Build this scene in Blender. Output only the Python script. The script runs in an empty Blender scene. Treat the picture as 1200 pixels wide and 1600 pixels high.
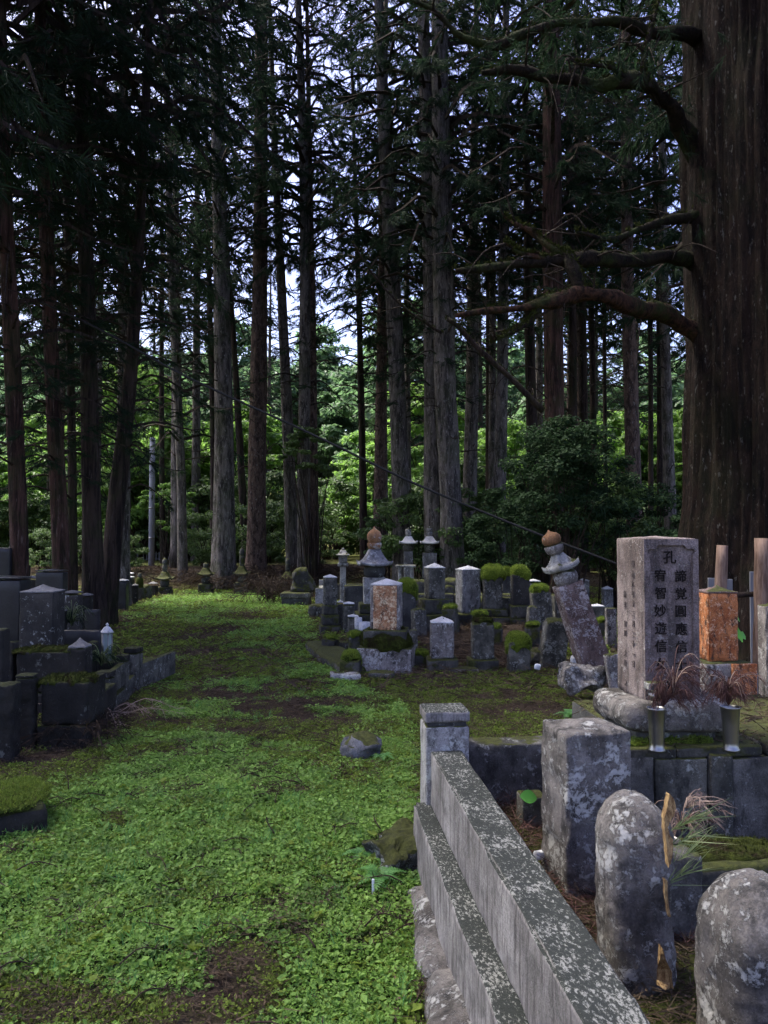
import bpy, math, random
import numpy as np
from mathutils import Vector, Matrix

# ------------------------------------------------------------------ camera, sky, sun, exposure
SC = bpy.context.scene
COL = SC.collection
F = 1200.0          # focal length in photograph pixels (1200 x 1600)
HORIZON = 835.0
H = 1.55
PITCH = math.atan((HORIZON - 800) / F)
cam_d = bpy.data.cameras.new('camera')
cam_d.sensor_fit = 'VERTICAL'; cam_d.sensor_height = 32.0; cam_d.lens = 32.0 * F / 1600
cam_d.clip_start = 0.05; cam_d.clip_end = 1000
cam = bpy.data.objects.new('camera', cam_d); COL.objects.link(cam)
cam.location = (0, 0, H); cam.rotation_euler = (math.radians(90) + PITCH, 0, 0)
SC.camera = cam

SUN_DIR = Vector((-0.42, 0.22, 0.88)).normalized()      # towards the sun
world = bpy.data.worlds.new('World'); SC.world = world; world.use_nodes = True
wn = world.node_tree.nodes; wl = world.node_tree.links
sky = wn.new('ShaderNodeTexSky'); sky.sky_type = 'NISHITA'; sky.sun_disc = False
sky.sun_elevation = math.asin(SUN_DIR.z)
sky.sun_rotation = math.atan2(SUN_DIR.x, SUN_DIR.y)
sky.air_density = 1.0; sky.dust_density = 3.0; sky.ozone_density = 1.2
bg = wn['Background'] if 'Background' in wn else wn.new('ShaderNodeBackground')
hs = wn.new('ShaderNodeHueSaturation'); hs.inputs['Saturation'].default_value = 1.12; hs.inputs['Hue'].default_value = 0.53; wl.new(sky.outputs[0], hs.inputs['Color'])
wl.new(hs.outputs[0], bg.inputs[0]); bg.inputs[1].default_value = 0.062
sun_d = bpy.data.lights.new('sun', 'SUN'); sun_d.energy = 1.5; sun_d.angle = math.radians(20)
sun_d.color = (1.0, 0.95, 0.86)
sun = bpy.data.objects.new('sun', sun_d); COL.objects.link(sun)
sun.rotation_euler = SUN_DIR.to_track_quat('Z', 'Y').to_euler()

SC.view_settings.view_transform = 'Standard'; SC.view_settings.look = 'None'
SC.view_settings.gamma = 1.0; SC.view_settings.use_curve_mapping = False
SC.view_settings.exposure = 3.05
SC.render.engine = 'CYCLES'
cy = SC.cycles
cy.max_bounces = 5; cy.diffuse_bounces = 3; cy.glossy_bounces = 2; cy.transmission_bounces = 4
cy.transparent_max_bounces = 6; cy.use_adaptive_sampling = True; cy.adaptive_threshold = 0.02
cy.use_denoising = True
try:
    cy.denoiser = 'OPENIMAGEDENOISE'
except Exception:
    pass
cy.sample_clamp_indirect = 4.0
SC.render.use_persistent_data = False

R = random.Random(7)
RN = np.random.RandomState(11)

# ------------------------------------------------------------------ numeric noise
def _hash(ix, iy, iz, seed):
    h = (ix * 374761393 + iy * 668265263 + iz * 2147483647 + seed * 974711) & 0xFFFFFFFF
    h = ((h ^ (h >> 13)) * 1274126177) & 0xFFFFFFFF
    h = (h ^ (h >> 16)) & 0xFFFFFFFF
    return h / 4294967295.0 * 2 - 1

def vnoise(P, scale=1.0, seed=0):
    P = np.asarray(P, dtype=np.float64) * scale + 1000.0
    i = np.floor(P).astype(np.int64); f = P - i; u = f * f * (3 - 2 * f)
    out = 0
    for dx in (0, 1):
        for dy in (0, 1):
            for dz in (0, 1):
                w = (u[:, 0] if dx else 1 - u[:, 0]) * (u[:, 1] if dy else 1 - u[:, 1]) * (u[:, 2] if dz else 1 - u[:, 2])
                out = out + w * _hash(i[:, 0] + dx, i[:, 1] + dy, i[:, 2] + dz, seed)
    return out

def fbm(P, scale=1.0, octv=3, seed=0, gain=0.5):
    a = 1.0; s = 0; t = 0
    for k in range(octv):
        s = s + a * vnoise(P, scale * 2 ** k, seed + k * 17); t += a; a *= gain
    return s / t

def sstep(a, b, x):
    t = np.clip((x - a) / (b - a), 0, 1); return t * t * (3 - 2 * t)

# ------------------------------------------------------------------ place helpers
YAW = math.atan(0.096)                      # the grave plot on the right is turned by this much
CY, SY = math.cos(YAW), math.sin(YAW)
def plot(a, b, z=0.0):
    return (a * CY - b * SY, a * SY + b * CY, z)
def to_plot(x, y):
    return x * CY + y * SY, -x * SY + y * CY

def gz(x, y):
    x = np.atleast_1d(np.asarray(x, dtype=float)); y = np.atleast_1d(np.asarray(y, dtype=float))
    P = np.stack([x, y, 0 * x], 1)
    z = -0.10 + 0.035 * vnoise(P, 0.6, 3) + 0.030 * fbm(P, 3.2, 3, 5) + .012 * fbm(P, 9.0, 2, 6)
    z = z + 0.55 * sstep(21, 25.5, y) * sstep(-22, -10, x) * (1 - 0.5 * sstep(2, 8, x))
    z = z + 16 * sstep(42, 120, y) + 0.25 * fbm(P, 0.12, 2, 9) * sstep(26, 45, y)
    z = z + 0.10 * sstep(0.3, 2.0, x - 0.02 * y) * sstep(9, 13, y) * (1 - sstep(20, 24, y))
    a, b = to_plot(x, y)
    # foot of the kerb: the path dips a little; inside the plot the soil lies higher
    z = z - 0.07 * sstep(-0.6, 0.2, a - 0.1) * (1 - sstep(3.0, 4.4, b)) * (1 - sstep(.55, .7, a))
    ins = sstep(0.62, 0.70, a) * (1 - sstep(3.9, 4.5, a)) * (1 - sstep(4.10, 4.2, b))
    zi = 0.075 + 0.02 * fbm(P, 3.0, 2, 31) + 0.05 * sstep(3.0, 3.9, b)
    return z * (1 - ins) + zi * ins

def gz1(x, y): return float(gz(x, y)[0])

def direction(px, py):
    u = (px - 600) / F; v = (800 - py) / F
    return np.array([u, math.cos(PITCH) - v * math.sin(PITCH), math.sin(PITCH) + v * math.cos(PITCH)])
def at(px, py, Y):
    d = direction(px, py); t = Y / d[1]
    return (d[0] * t, Y, H + d[2] * t)
def X(px, Y): return at(px, HORIZON, Y)[0]
def Z(py, Y): return at(600, py, Y)[2]
def ground_at(px, py):
    d = direction(px, py)
    ts = np.linspace(1.0, 60, 1500)
    x = d[0] * ts; y = d[1] * ts; z = H + d[2] * ts
    g = gz(x, y)
    k = np.argmax(z <= g)
    if z[k] > g[k]: k = len(ts) - 1
    return float(x[k]), float(y[k]), float(g[k])
def pix(x, y, z):
    """photograph pixel of a world point (numpy)."""
    dz = z - H
    fwd = y * math.cos(PITCH) + dz * math.sin(PITCH)
    up = -y * math.sin(PITCH) + dz * math.cos(PITCH)
    return 600 + F * x / fwd, 800 - F * up / fwd

# ------------------------------------------------------------------ mesh helpers
def link(name, me, mat=None, parent=None, loc=None, rot=None):
    o = bpy.data.objects.new(name, me); COL.objects.link(o)
    if mat is not None and me is not None and not me.materials:
        for m in (mat if isinstance(mat, (list, tuple)) else [mat]): me.materials.append(m)
    if parent is not None: o.parent = parent
    if loc is not None: o.location = loc
    if rot is not None: o.rotation_euler = rot
    return o

def mk(name, V, Fc, smooth=True, matidx=None):
    """V: (n,3) array. Fc: array (m,k) or list of such arrays with different k."""
    V = np.asarray(V, dtype=np.float32)
    if not isinstance(Fc, list): Fc = [np.asarray(Fc)]
    Fc = [np.asarray(f, dtype=np.int32) for f in Fc if len(f)]
    me = bpy.data.meshes.new(name)
    me.vertices.add(len(V)); me.vertices.foreach_set('co', V.ravel())
    loops = np.concatenate([f.ravel() for f in Fc])
    tot = np.concatenate([np.full(len(f), f.shape[1], dtype=np.int32) for f in Fc])
    start = np.concatenate([[0], np.cumsum(tot)[:-1]]).astype(np.int32)
    me.loops.add(len(loops)); me.loops.foreach_set('vertex_index', loops)
    me.polygons.add(len(tot)); me.polygons.foreach_set('loop_start', start)
    try: me.polygons.foreach_set('loop_total', tot)
    except Exception: pass
    me.polygons.foreach_set('use_smooth', np.full(len(tot), smooth, dtype=bool))
    if matidx is not None: me.polygons.foreach_set('material_index', np.asarray(matidx, dtype=np.int32))
    me.update(calc_edges=True); me.validate()
    return me

class MB:
    def __init__(s): s.v = []; s.f = {}; s.n = 0; s.order = []
    def add(s, V, Fc, mi=0):
        V = np.asarray(V, dtype=float)
        for f in (Fc if isinstance(Fc, list) else [Fc]):
            f = np.asarray(f)
            if len(f): s.order.append((f + s.n, mi))
        s.v.append(V); s.n += len(V); return s
    def mesh(s, name, smooth=True):
        V = np.concatenate(s.v)
        mi = np.concatenate([np.full(len(f), m) for f, m in s.order])
        return mk(name, V, [f for f, m in s.order], smooth, mi)

def xf(V, loc=(0, 0, 0), rot=(0, 0, 0), sc=1.0):
    from mathutils import Euler
    M = np.array(Euler(rot).to_matrix()); return (np.asarray(V) * sc) @ M.T + np.array(loc)

def axis_coords(h, r, n):
    if r <= 0: return np.linspace(-h, h, n + 1)
    inner = np.linspace(-(h - r), h - r, max(n, 1) + 1)
    return np.unique(np.round(np.concatenate([[-h, -h + r * .35], inner, [h - r * .35, h]]), 6))

def rbox(w, d, h, r=0.012, n=5, rough=0.003, seed=0, cap=None, caph=0.0, taper=0.0, rs=9.0, chip=0.0, bulge=0.0):
    """weathered stone block, base centre at the origin, z from 0 to h. cap: None, 'pyr', 'dome', 'arch'"""
    hx, hy, hz = w / 2, d / 2, h / 2
    r = min(r, hx * .9, hy * .9, hz * .9)
    ax = [axis_coords(hx, r, n), axis_coords(hy, r, n), axis_coords(hz, r, max(n, int(n * h / max(w, d))))]
    VV = []; FF = []; base = 0
    for k in range(3):
        i, j = [(1, 2), (2, 0), (0, 1)][k]
        A, B = np.meshgrid(ax[i], ax[j], indexing='ij'); na, nb = A.shape
        idx = np.arange(na * nb).reshape(na, nb)
        q = np.stack([idx[:-1, :-1], idx[1:, :-1], idx[1:, 1:], idx[:-1, 1:]], -1).reshape(-1, 4)
        for s in (1, -1):
            P = np.zeros((na * nb, 3)); P[:, i] = A.ravel(); P[:, j] = B.ravel(); P[:, k] = s * (hx, hy, hz)[k]
            VV.append(P); FF.append((q if s > 0 else q[:, ::-1]) + base); base += na * nb
    V = np.concatenate(VV); Q = np.concatenate(FF)
    key = np.round(V * 1e5).astype(np.int64)
    _, ui, inv = np.unique(key, axis=0, return_index=True, return_inverse=True)
    inv = inv.ravel(); V = V[ui]; Q = inv[Q]
    hh = np.array([hx, hy, hz]); inn = np.clip(V, -(hh - r), hh - r); dv = V - inn
    L = np.linalg.norm(dv, axis=1, keepdims=True); L[L == 0] = 1
    T = np.clip((V[:, 2] + hz) / (2 * hz), 0, 1); ex = V[:, 0] / hx; ey = V[:, 1] / hy
    V = inn + dv / L * r
    up = sstep(0.0, 1.0, T)
    if cap == 'pyr': V[:, 2] += caph * (1 - np.maximum(np.abs(ex), np.abs(ey))) * (T > .98)
    elif cap == 'dome': V[:, 2] += caph * np.sqrt(np.clip(1 - np.clip(ex * ex + ey * ey, 0, 1) * .98, 0, 1)) * up ** 2
    elif cap == 'curve':
        m = np.maximum(np.abs(ex), np.abs(ey)); V[:, 2] += caph * (1 - m) ** 1.6 * (T > .98)
    elif cap == 'arch': V[:, 2] += caph * (np.sqrt(np.clip(1 - ex * ex * .96, 0, 1)) - .2) * up ** 2
    V[:, 2] += hz
    if taper: V[:, :2] *= (1 - taper * T)[:, None]
    if bulge: V[:, :2] *= (1 + bulge * np.sin(T * math.pi))[:, None]
    S = V + seed * 3.71
    N = np.stack([fbm(S, rs, 3, 1), fbm(S, rs, 3, 2), fbm(S, rs, 3, 3)], 1)
    V = V + N * rough
    if chip:
        c = sstep(0.15, .5, fbm(S, rs * .8, 2, 8)); e = (L.ravel() > 0) & (np.sum(np.abs(dv) > 1e-6, axis=1) >= 2)
        V[e] -= (dv / L)[e] * (chip * c[e])[:, None]
    return V, Q

def lathe(prof, n=24, squash=1.0):
    prof = np.array(prof, dtype=float); m = len(prof)
    a = np.linspace(0, 2 * math.pi, n, endpoint=False)
    V = np.stack([np.outer(prof[:, 0], np.cos(a)), np.outer(prof[:, 0], np.sin(a)) * squash, np.repeat(prof[:, 1:2], n, 1)], -1).reshape(-1, 3)
    i = np.arange(m - 1)[:, None] * n; j = np.arange(n)[None, :]; j2 = (j + 1) % n
    Q = np.stack([i + j, i + j2, i + n + j2, i + n + j], -1).reshape(-1, 4)
    return V, Q

def tube(pts, rad, n=8, seed=0, rough=0.0, rs=3.0, ridge=0.0, nr=0):
    P = np.array(pts, dtype=float); rad = np.array(rad, dtype=float); m = len(P)
    T = np.gradient(P, axis=0); T /= np.linalg.norm(T, axis=1, keepdims=True) + 1e-9
    ref = np.array([0, 0, 1.0]) if abs(T[0][2]) < .9 else np.array([1.0, 0, 0])
    U = np.zeros_like(P)
    u = np.cross(ref, T[0]); u /= np.linalg.norm(u)
    for k in range(m):
        u = u - T[k] * np.dot(u, T[k]); u /= np.linalg.norm(u) + 1e-9; U[k] = u
    W = np.cross(T, U)
    a = np.linspace(0, 2 * math.pi, n, endpoint=False)
    V = P[:, None, :] + rad[:, None, None] * (np.cos(a)[None, :, None] * U[:, None, :] + np.sin(a)[None, :, None] * W[:, None, :])
    V = V.reshape(-1, 3)
    if rough:
        C = np.repeat(P, n, 0); D = V - C; L = np.linalg.norm(D, axis=1, keepdims=True) + 1e-9
        nz = fbm(V + seed * 5.3, rs, 3, seed)
        V = V + D / L * (nz * rough)[:, None] * np.minimum(1, L / (rad.max() * .3))
    i = np.arange(m - 1)[:, None] * n; j = np.arange(n)[None, :]; j2 = (j + 1) % n
    Q = np.stack([i + j, i + j2, i + n + j2, i + n + j], -1).reshape(-1, 4)
    caps = [np.arange(n)[::-1][None, :], (np.arange(n) + (m - 1) * n)[None, :]]
    return V, [Q] + caps

def curve_pts(ctrl, n):
    """Catmull-Rom through control points"""
    C = np.array(ctrl, dtype=float); C = np.vstack([2 * C[0] - C[1], C, 2 * C[-1] - C[-2]])
    out = []
    segs = len(C) - 3
    for t in np.linspace(0, segs - 1e-6, n):
        k = int(t); f = t - k; p0, p1, p2, p3 = C[k:k + 4]
        out.append(.5 * ((2 * p1) + (-p0 + p2) * f + (2 * p0 - 5 * p1 + 4 * p2 - p3) * f * f + (-p0 + 3 * p1 - 3 * p2 + p3) * f ** 3))
    return np.array(out)

def blades(C, D, k, L, W, spread, rng, droop=0.15):
    """C: (n,3) tuft centres, D: (n,3) their directions; k thin triangles on each."""
    n = len(C); C = np.repeat(C, k, 0); D = np.repeat(D, k, 0); N = n * k
    d = D + rng.normal(0, spread, (N, 3)); d[:, 2] -= droop * rng.rand(N)
    d /= np.linalg.norm(d, axis=1, keepdims=True) + 1e-9
    l = L * (0.6 + .8 * rng.rand(N))[:, None]; w = W * (0.6 + .8 * rng.rand(N))[:, None]
    p = np.cross(d, rng.normal(0, 1, (N, 3))); p /= np.linalg.norm(p, axis=1, keepdims=True) + 1e-9
    b = C + D * (rng.rand(N)[:, None] - .3) * L
    V = np.stack([b - p * w / 2, b + p * w / 2, b + d * l], 1).reshape(-1, 3)
    return V, np.arange(N * 3).reshape(-1, 3)

def leaves(C, size, rng, up=0.5, k=1, aspect=0.5, Nrm=None):
    """diamond leaves folded along the midrib: two triangles each."""
    N = len(C)
    n = rng.normal(0, 1, (N, 3)); n[:, 2] = np.abs(n[:, 2]) + up * 2
    if Nrm is not None: n = n * .6 + Nrm * 1.5
    n /= np.linalg.norm(n, axis=1, keepdims=True)
    t = np.cross(n, rng.normal(0, 1, (N, 3))); t /= np.linalg.norm(t, axis=1, keepdims=True) + 1e-9
    s = np.cross(n, t); z = (size * (.6 + .8 * rng.rand(N)))[:, None]
    a = C - t * z * .5; b = C + t * z * .5
    l = C + s * z * aspect * .5 + n * z * .12; r = C - s * z * aspect * .5 + n * z * .12
    V = np.stack([a, l, b, r], 1).reshape(-1, 3); i = np.arange(N)[:, None] * 4
    return V, np.concatenate([i + [0, 1, 2], i + [0, 2, 3]])

# ------------------------------------------------------------------ object helpers
def tag(o, label=None, cat=None, group=None, kind=None):
    if label: o['label'] = label
    if cat: o['category'] = cat
    if group: o['group'] = group
    if kind: o['kind'] = kind
    return o
def thing(name, label, cat, loc=(0, 0, 0), rot=(0, 0, 0), group=None):
    o = bpy.data.objects.new(name, None); COL.objects.link(o)
    o.location = loc; o.rotation_euler = rot; o.empty_display_size = .2
    return tag(o, label, cat, group)
def part(name, VF, mat, parent, loc=None, rot=None, smooth=True, label=None):
    me = mk(name, VF[0], VF[1], smooth); o = link(name, me, mat, parent, loc, rot)
    if label: o['label'] = label
    return o

# ------------------------------------------------------------------ materials
class NT:
    def __init__(s, name):
        s.m = bpy.data.materials.new(name); s.m.use_nodes = True; s.t = s.m.node_tree
        s.t.nodes.clear(); s.out = s.t.nodes.new('ShaderNodeOutputMaterial')
    def n(s, typ, **kw):
        nd = s.t.nodes.new(typ)
        for k, v in kw.items(): setattr(nd, k, v)
        return nd
    def l(s, a, b): s.t.links.new(a, b)
    def setin(s, sock, v):
        if hasattr(v, 'is_output') or isinstance(v, bpy.types.NodeSocket): s.l(v, sock)
        else: sock.default_value = v
    def coords(s, rnd=True, kind='Object'):
        tc = s.n('ShaderNodeTexCoord').outputs[kind]
        if not rnd: return tc
        oi = s.n('ShaderNodeObjectInfo').outputs['Random']
        mu = s.math('MULTIPLY', oi, 37.0)
        va = s.n('ShaderNodeVectorMath', operation='ADD'); s.l(tc, va.inputs[0]); s.l(mu, va.inputs[1]); return va.outputs[0]
    def scale(s, v, sc):
        m = s.n('ShaderNodeMapping'); s.l(v, m.inputs[0]); m.inputs['Scale'].default_value = sc; return m.outputs[0]
    def noise(s, v, sc, det=6, ro=.6, dist=0.0):
        n = s.n('ShaderNodeTexNoise'); s.l(v, n.inputs['Vector']); n.inputs['Scale'].default_value = sc
        n.inputs['Detail'].default_value = det; n.inputs['Roughness'].default_value = ro; n.inputs['Distortion'].default_value = dist
        return n.outputs['Fac']
    def vor(s, v, sc, feat='F1'):
        n = s.n('ShaderNodeTexVoronoi', feature=feat); s.l(v, n.inputs['Vector']); n.inputs['Scale'].default_value = sc
        return n.outputs['Distance']
    def math(s, op, a, b=None, clamp=False):
        m = s.n('ShaderNodeMath', operation=op); m.use_clamp = clamp; s.setin(m.inputs[0], a)
        if b is not None: s.setin(m.inputs[1], b)
        return m.outputs[0]
    def ramp(s, v, a, b):
        r = s.n('ShaderNodeMapRange'); s.setin(r.inputs[0], v); r.inputs[1].default_value = a; r.inputs[2].default_value = b
        r.interpolation_type = 'SMOOTHSTEP'; return r.outputs[0]
    def mix(s, f, a, b, mode='MIX'):
        m = s.n('ShaderNodeMix', data_type='RGBA', blend_type=mode)
        s.setin(m.inputs['Factor'], f)
        for sock, v in ((m.inputs[6], a), (m.inputs[7], b)):
            if isinstance(v, (tuple, list)): sock.default_value = tuple(v) + (1.0,) if len(v) == 3 else tuple(v)
            else: s.l(v, sock)
        return m.outputs[2]
    def bump(s, h, st=.5, dist=.01):
        b = s.n('ShaderNodeBump'); b.inputs['Strength'].default_value = st; b.inputs['Distance'].default_value = dist
        s.l(h, b.inputs['Height']); return b.outputs[0]
    def surf(s, col, rough=.8, nrm=None, spec=.3, metal=0.0, transl=0.0, tcol=None):
        p = s.n('ShaderNodeBsdfPrincipled')
        if isinstance(col, (tuple, list)): p.inputs['Base Color'].default_value = tuple(col) + (1.0,)
        else: s.l(col, p.inputs['Base Color'])
        s.setin(p.inputs['Roughness'], rough); p.inputs['Specular IOR Level'].default_value = spec
        p.inputs['Metallic'].default_value = metal
        if nrm is not None: s.l(nrm, p.inputs['Normal'])
        sh = p.outputs[0]
        if transl:
            t = s.n('ShaderNodeBsdfTranslucent'); c = tcol if tcol is not None else col
            if isinstance(c, (tuple, list)): t.inputs[0].default_value = tuple(c) + (1.0,)
            else: s.l(c, t.inputs[0])
            mx = s.n('ShaderNodeMixShader'); mx.inputs[0].default_value = transl; s.l(sh, mx.inputs[1]); s.l(t.outputs[0], mx.inputs[2]); sh = mx.outputs[0]
        s.l(sh, s.out.inputs[0]); return s.m

def stone(name, c1, c2, lichen=(.55, .56, .52), lth=.6, ls=12, stain=.5, moss=.0, mossc=(.060, .068, .010), spk=.35, sc=1.0, streak=False, rough=.85, pits=.55, bump=.6):
    t = NT(name); P = t.coords()
    n1 = t.noise(P, 3.0 * sc, 8, .65); col = t.mix(t.ramp(n1, .35, .68), c1, c2)
    n2 = t.noise(P, 90 * sc, 3, .7); sp = t.ramp(n2, .3, .7)
    col = t.mix(spk, col, t.mix(sp, (.25, .25, .25), (1.5, 1.5, 1.5)), 'MULTIPLY')
    Ps = t.scale(P, (1, 1, .18 if streak else .45))
    st = t.noise(Ps, 9 * sc, 7, .7); col = t.mix(t.math('MULTIPLY', t.ramp(st, .48, .66), stain), col, (.018, .018, .017))
    li = t.noise(P, ls * sc, 9, .78, .3); lm = t.noise(P, ls * sc * .22, 4, .6); lf = t.ramp(t.math('ADD', li, t.math('MULTIPLY', t.math('SUBTRACT', lm, .5), .5)), lth, lth + .065)
    col = t.mix(t.math('MULTIPLY', lf, .85), col, lichen)
    pit = t.noise(P, 34 * sc, 9, .85); col = t.mix(t.math('MULTIPLY', t.ramp(pit, .53, .62), pits), col, (.022, .021, .019))
    b2 = t.noise(P, 5 * sc, 4, .6)
    if moss > 0:
        g = t.n('ShaderNodeNewGeometry'); sx = t.n('ShaderNodeSeparateXYZ'); t.l(g.outputs['Normal'], sx.inputs[0])
        nz = t.ramp(sx.outputs[2], .25, .85)
        mf = t.math('ADD', t.math('MULTIPLY', nz, .6), t.math('MULTIPLY', b2, .9))
        mf = t.ramp(mf, 1.12 - moss, 1.22 - moss)
        mc = t.mix(t.ramp(t.noise(P, 30, 4, .7), .35, .65), tuple(c * .45 for c in mossc), mossc)
        col = t.mix(mf, col, mc)
    hgt = t.math('ADD', t.math('MULTIPLY', t.noise(P, 45 * sc, 8, .75), 1.0), t.math('MULTIPLY', lf, .25))
    return t.surf(col, rough, t.bump(hgt, bump, .012), spec=.35)

def mossmat(name, c1, c2, c3=None, sc=40):
    t = NT(name); P = t.coords()
    n = t.noise(P, sc, 8, .8); col = t.mix(t.ramp(n, .35, .65), c1, c2)
    if c3: col = t.mix(t.ramp(t.noise(P, 6, 4, .6), .52, .66), col, c3)
    return t.surf(col, .95, t.bump(t.noise(P, sc * 1.6, 8, .8), 1.0, .02), spec=.1)

def bark(name, c1, c2, c3, vs=.12, sc=9, moss=0.0, bump=1.0, fleck=.0):
    t = NT(name); P = t.coords(); Q = t.scale(P, (1, 1, vs))
    n = t.noise(Q, sc, 9, .7, .6); col = t.mix(t.ramp(n, .38, .62), c1, c2)
    n2 = t.noise(Q, sc * 3.1, 6, .7); col = t.mix(t.ramp(n2, .55, .72), col, c3)
    if fleck:
        fl = t.noise(t.scale(P, (1, 1, .35)), 26, 5, .7); col = t.mix(t.math('MULTIPLY', t.ramp(fl, .6, .66), fleck), col, (.33, .33, .30))
    if moss:
        m = t.noise(P, 1.7, 6, .7); col = t.mix(t.math('MULTIPLY', t.ramp(m, .47, .62), moss), col, (.035, .05, .012))
    h = t.math('ADD', n, t.math('MULTIPLY', n2, .6))
    return t.surf(col, .9, t.bump(h, bump, .05), spec=.15)

def leafmat(name, c1, c2, transl=.35, rough=.5, spec=.3, tc=None, macro=None):
    t = NT(name)
    g = t.n('ShaderNodeNewGeometry'); f = g.outputs['Random Per Island']
    oi = t.n('ShaderNodeObjectInfo').outputs['Random']
    f2 = t.math('ADD', t.math('MULTIPLY', f, .7), t.math('MULTIPLY', oi, .3))
    col = t.mix(f2, c1, c2)
    if macro:
        ps = g.outputs['Position']; col = t.mix(t.math('MULTIPLY', t.ramp(t.noise(ps, 1.1, 5, .65), .42, .62), .8), col, macro[0]); col = t.mix(t.math('MULTIPLY', t.ramp(t.noise(ps, 3.7, 4, .6), .52, .68), .7), col, macro[1])
    tcol = t.mix(f2, tuple(min(1, c * 1.6) for c in (tc or c1)), tuple(min(1, c * 1.6) for c in (tc or c2)))
    return t.surf(col, rough, None, spec=spec, transl=transl, tcol=tcol)

M = {}
M['granite'] = stone('granite', (.14, .135, .13), (.33, .32, .31), lth=.55, moss=.22, stain=.8, ls=18, sc=1.2, bump=.9)
M['granite_light'] = stone('granite_light', (.26, .25, .235), (.44, .42, .40), lth=.53, stain=.85, moss=.12, sc=1.3, ls=18)
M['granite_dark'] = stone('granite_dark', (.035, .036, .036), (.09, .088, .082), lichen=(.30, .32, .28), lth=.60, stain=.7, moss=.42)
M['granite_damp'] = stone('granite_damp', (.045, .045, .038), (.17, .16, .135), lichen=(.38, .38, .34), lth=.555, stain=.9, moss=.42, ls=20, sc=1.3, bump=1.0)
M['lichen_rock'] = stone('lichen_flecked_rock', (.03, .032, .03), (.11, .115, .10), lichen=(.42, .45, .40), lth=.56, stain=.8, moss=.45, ls=14, sc=2.0, bump=1.2)
M['roof_stone'] = stone('pale_roof_stone', (.16, .16, .175), (.34, .34, .37), lichen=(.5, .5, .5), lth=.56, stain=.7, moss=0, ls=12)
M['wet_dark'] = stone('wet_shaded_stone', (.008, .007, .006), (.032, .028, .023), lichen=(.16, .16, .14), lth=.60, stain=.8, moss=.34, mossc=(.030, .036, .006), ls=14, bump=1.0)  # wet stone, darkened further to carry the canopy shade on the left
M['grey_cap'] = stone('grey_capstone', (.11, .107, .11), (.19, .187, .195), lth=.7, stain=.3)
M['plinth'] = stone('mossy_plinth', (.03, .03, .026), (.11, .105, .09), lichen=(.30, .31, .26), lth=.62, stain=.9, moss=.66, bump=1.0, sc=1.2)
M['red_stone'] = stone('red_stone', (.11, .065, .055), (.27, .19, .17), lichen=(.50, .44, .43), lth=.52, stain=.75, moss=.1, ls=19, sc=1.5, bump=1.0)
M['stele_stone'] = stone('stele_stone', (.14, .105, .095), (.34, .275, .255), lichen=(.50, .45, .42), lth=.57, stain=.62, ls=34, moss=0.0, streak=True, sc=1.5, spk=.6, bump=1.0)
M['orange_stone'] = stone('orange_lichen_stone', (.30, .080, .022), (.62, .23, .08), lichen=(.70, .42, .26), lth=.54, stain=.95, ls=30, sc=3.0, spk=.6)
M['gold_stone'] = stone('gold_lichen_stone', (.28, .11, .05), (.58, .31, .16), lichen=(.80, .62, .40), lth=.51, stain=.95, ls=18, sc=2.2)
M['ochre_jewel'] = stone('ochre_lichen_stone', (.25, .12, .05), (.36, .20, .11), lichen=(.45, .42, .40), lth=.56, stain=.4, ls=11)
M['white_cap'] = stone('pale_capstone', (.50, .50, .52), (.66, .66, .68), lth=.6, stain=.35, sc=1.0)  # plain pale stone; on gravestone caps, sky reflection painted as white
M['white_lichen'] = stone('white_lichen_stone', (.022, .020, .018), (.060, .054, .048), lichen=(.42, .43, .40), lth=.565, ls=15, stain=.5, moss=.15)
M['speckled'] = stone('speckled_stone', (.14, .12, .11), (.34, .30, .28), lichen=(.55, .53, .50), lth=.52, ls=22, stain=.95, moss=.30, sc=1.6, bump=1.0)
M['field_stone'] = stone('rough_field_stone', (.075, .066, .058), (.27, .245, .225), lichen=(.54, .53, .50), lth=.525, ls=19, stain=.85, moss=.0, sc=1.6, bump=1.2)
M['concrete_top'] = stone('weathered_rail', (.30, .30, .31), (.44, .44, .45), lichen=(.52, .53, .50), lth=.60, ls=10, stain=.6, moss=.0, streak=True)
M['slab_dark'] = stone('damp_slab', (.045, .043, .040), (.17, .16, .148), lichen=(.37, .37, .35), lth=.575, stain=.9, ls=16, moss=.10, sc=1.5, bump=1.0)
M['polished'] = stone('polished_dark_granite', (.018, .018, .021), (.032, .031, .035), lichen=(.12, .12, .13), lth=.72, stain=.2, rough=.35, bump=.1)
M['blue_rock'] = stone('blue_grey_rock', (.11, .11, .12), (.30, .295, .31), lichen=(.42, .42, .44), lth=.62, moss=.25, stain=.6, bump=1.0)
M['moss'] = mossmat('bright_moss', (.055, .085, .010), (.16, .21, .025), (.035, .05, .008))
M['moss_dark'] = mossmat('dark_moss', (.018, .024, .006), (.07, .085, .015), (.03, .02, .012))
M['moss_ground'] = mossmat('ground_moss', (.04, .06, .010), (.12, .15, .03), (.06, .07, .02))
M['bark_red'] = bark('red_cedar_bark', (.018, .011, .009), (.095, .050, .038), (.16, .12, .10), moss=.3)
M['bark_grey'] = bark('grey_cedar_bark', (.034, .030, .028), (.18, .155, .14), (.33, .31, .28), moss=.35, fleck=.85, vs=.2)
M['bark_brown'] = bark('brown_cypress_bark', (.032, .022, .018), (.14, .095, .075), (.22, .18, .155), vs=.35, fleck=.6)
M['bark_dark'] = bark('dark_bark', (.012, .009, .008), (.055, .038, .030), (.09, .07, .06), moss=.3)
M['bark_giant'] = bark('giant_cedar_bark', (.006, .004, .0035), (.024, .014, .010), (.058, .040, .032), vs=.28, sc=11, moss=.12, bump=1.0, fleck=.25)
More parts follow.
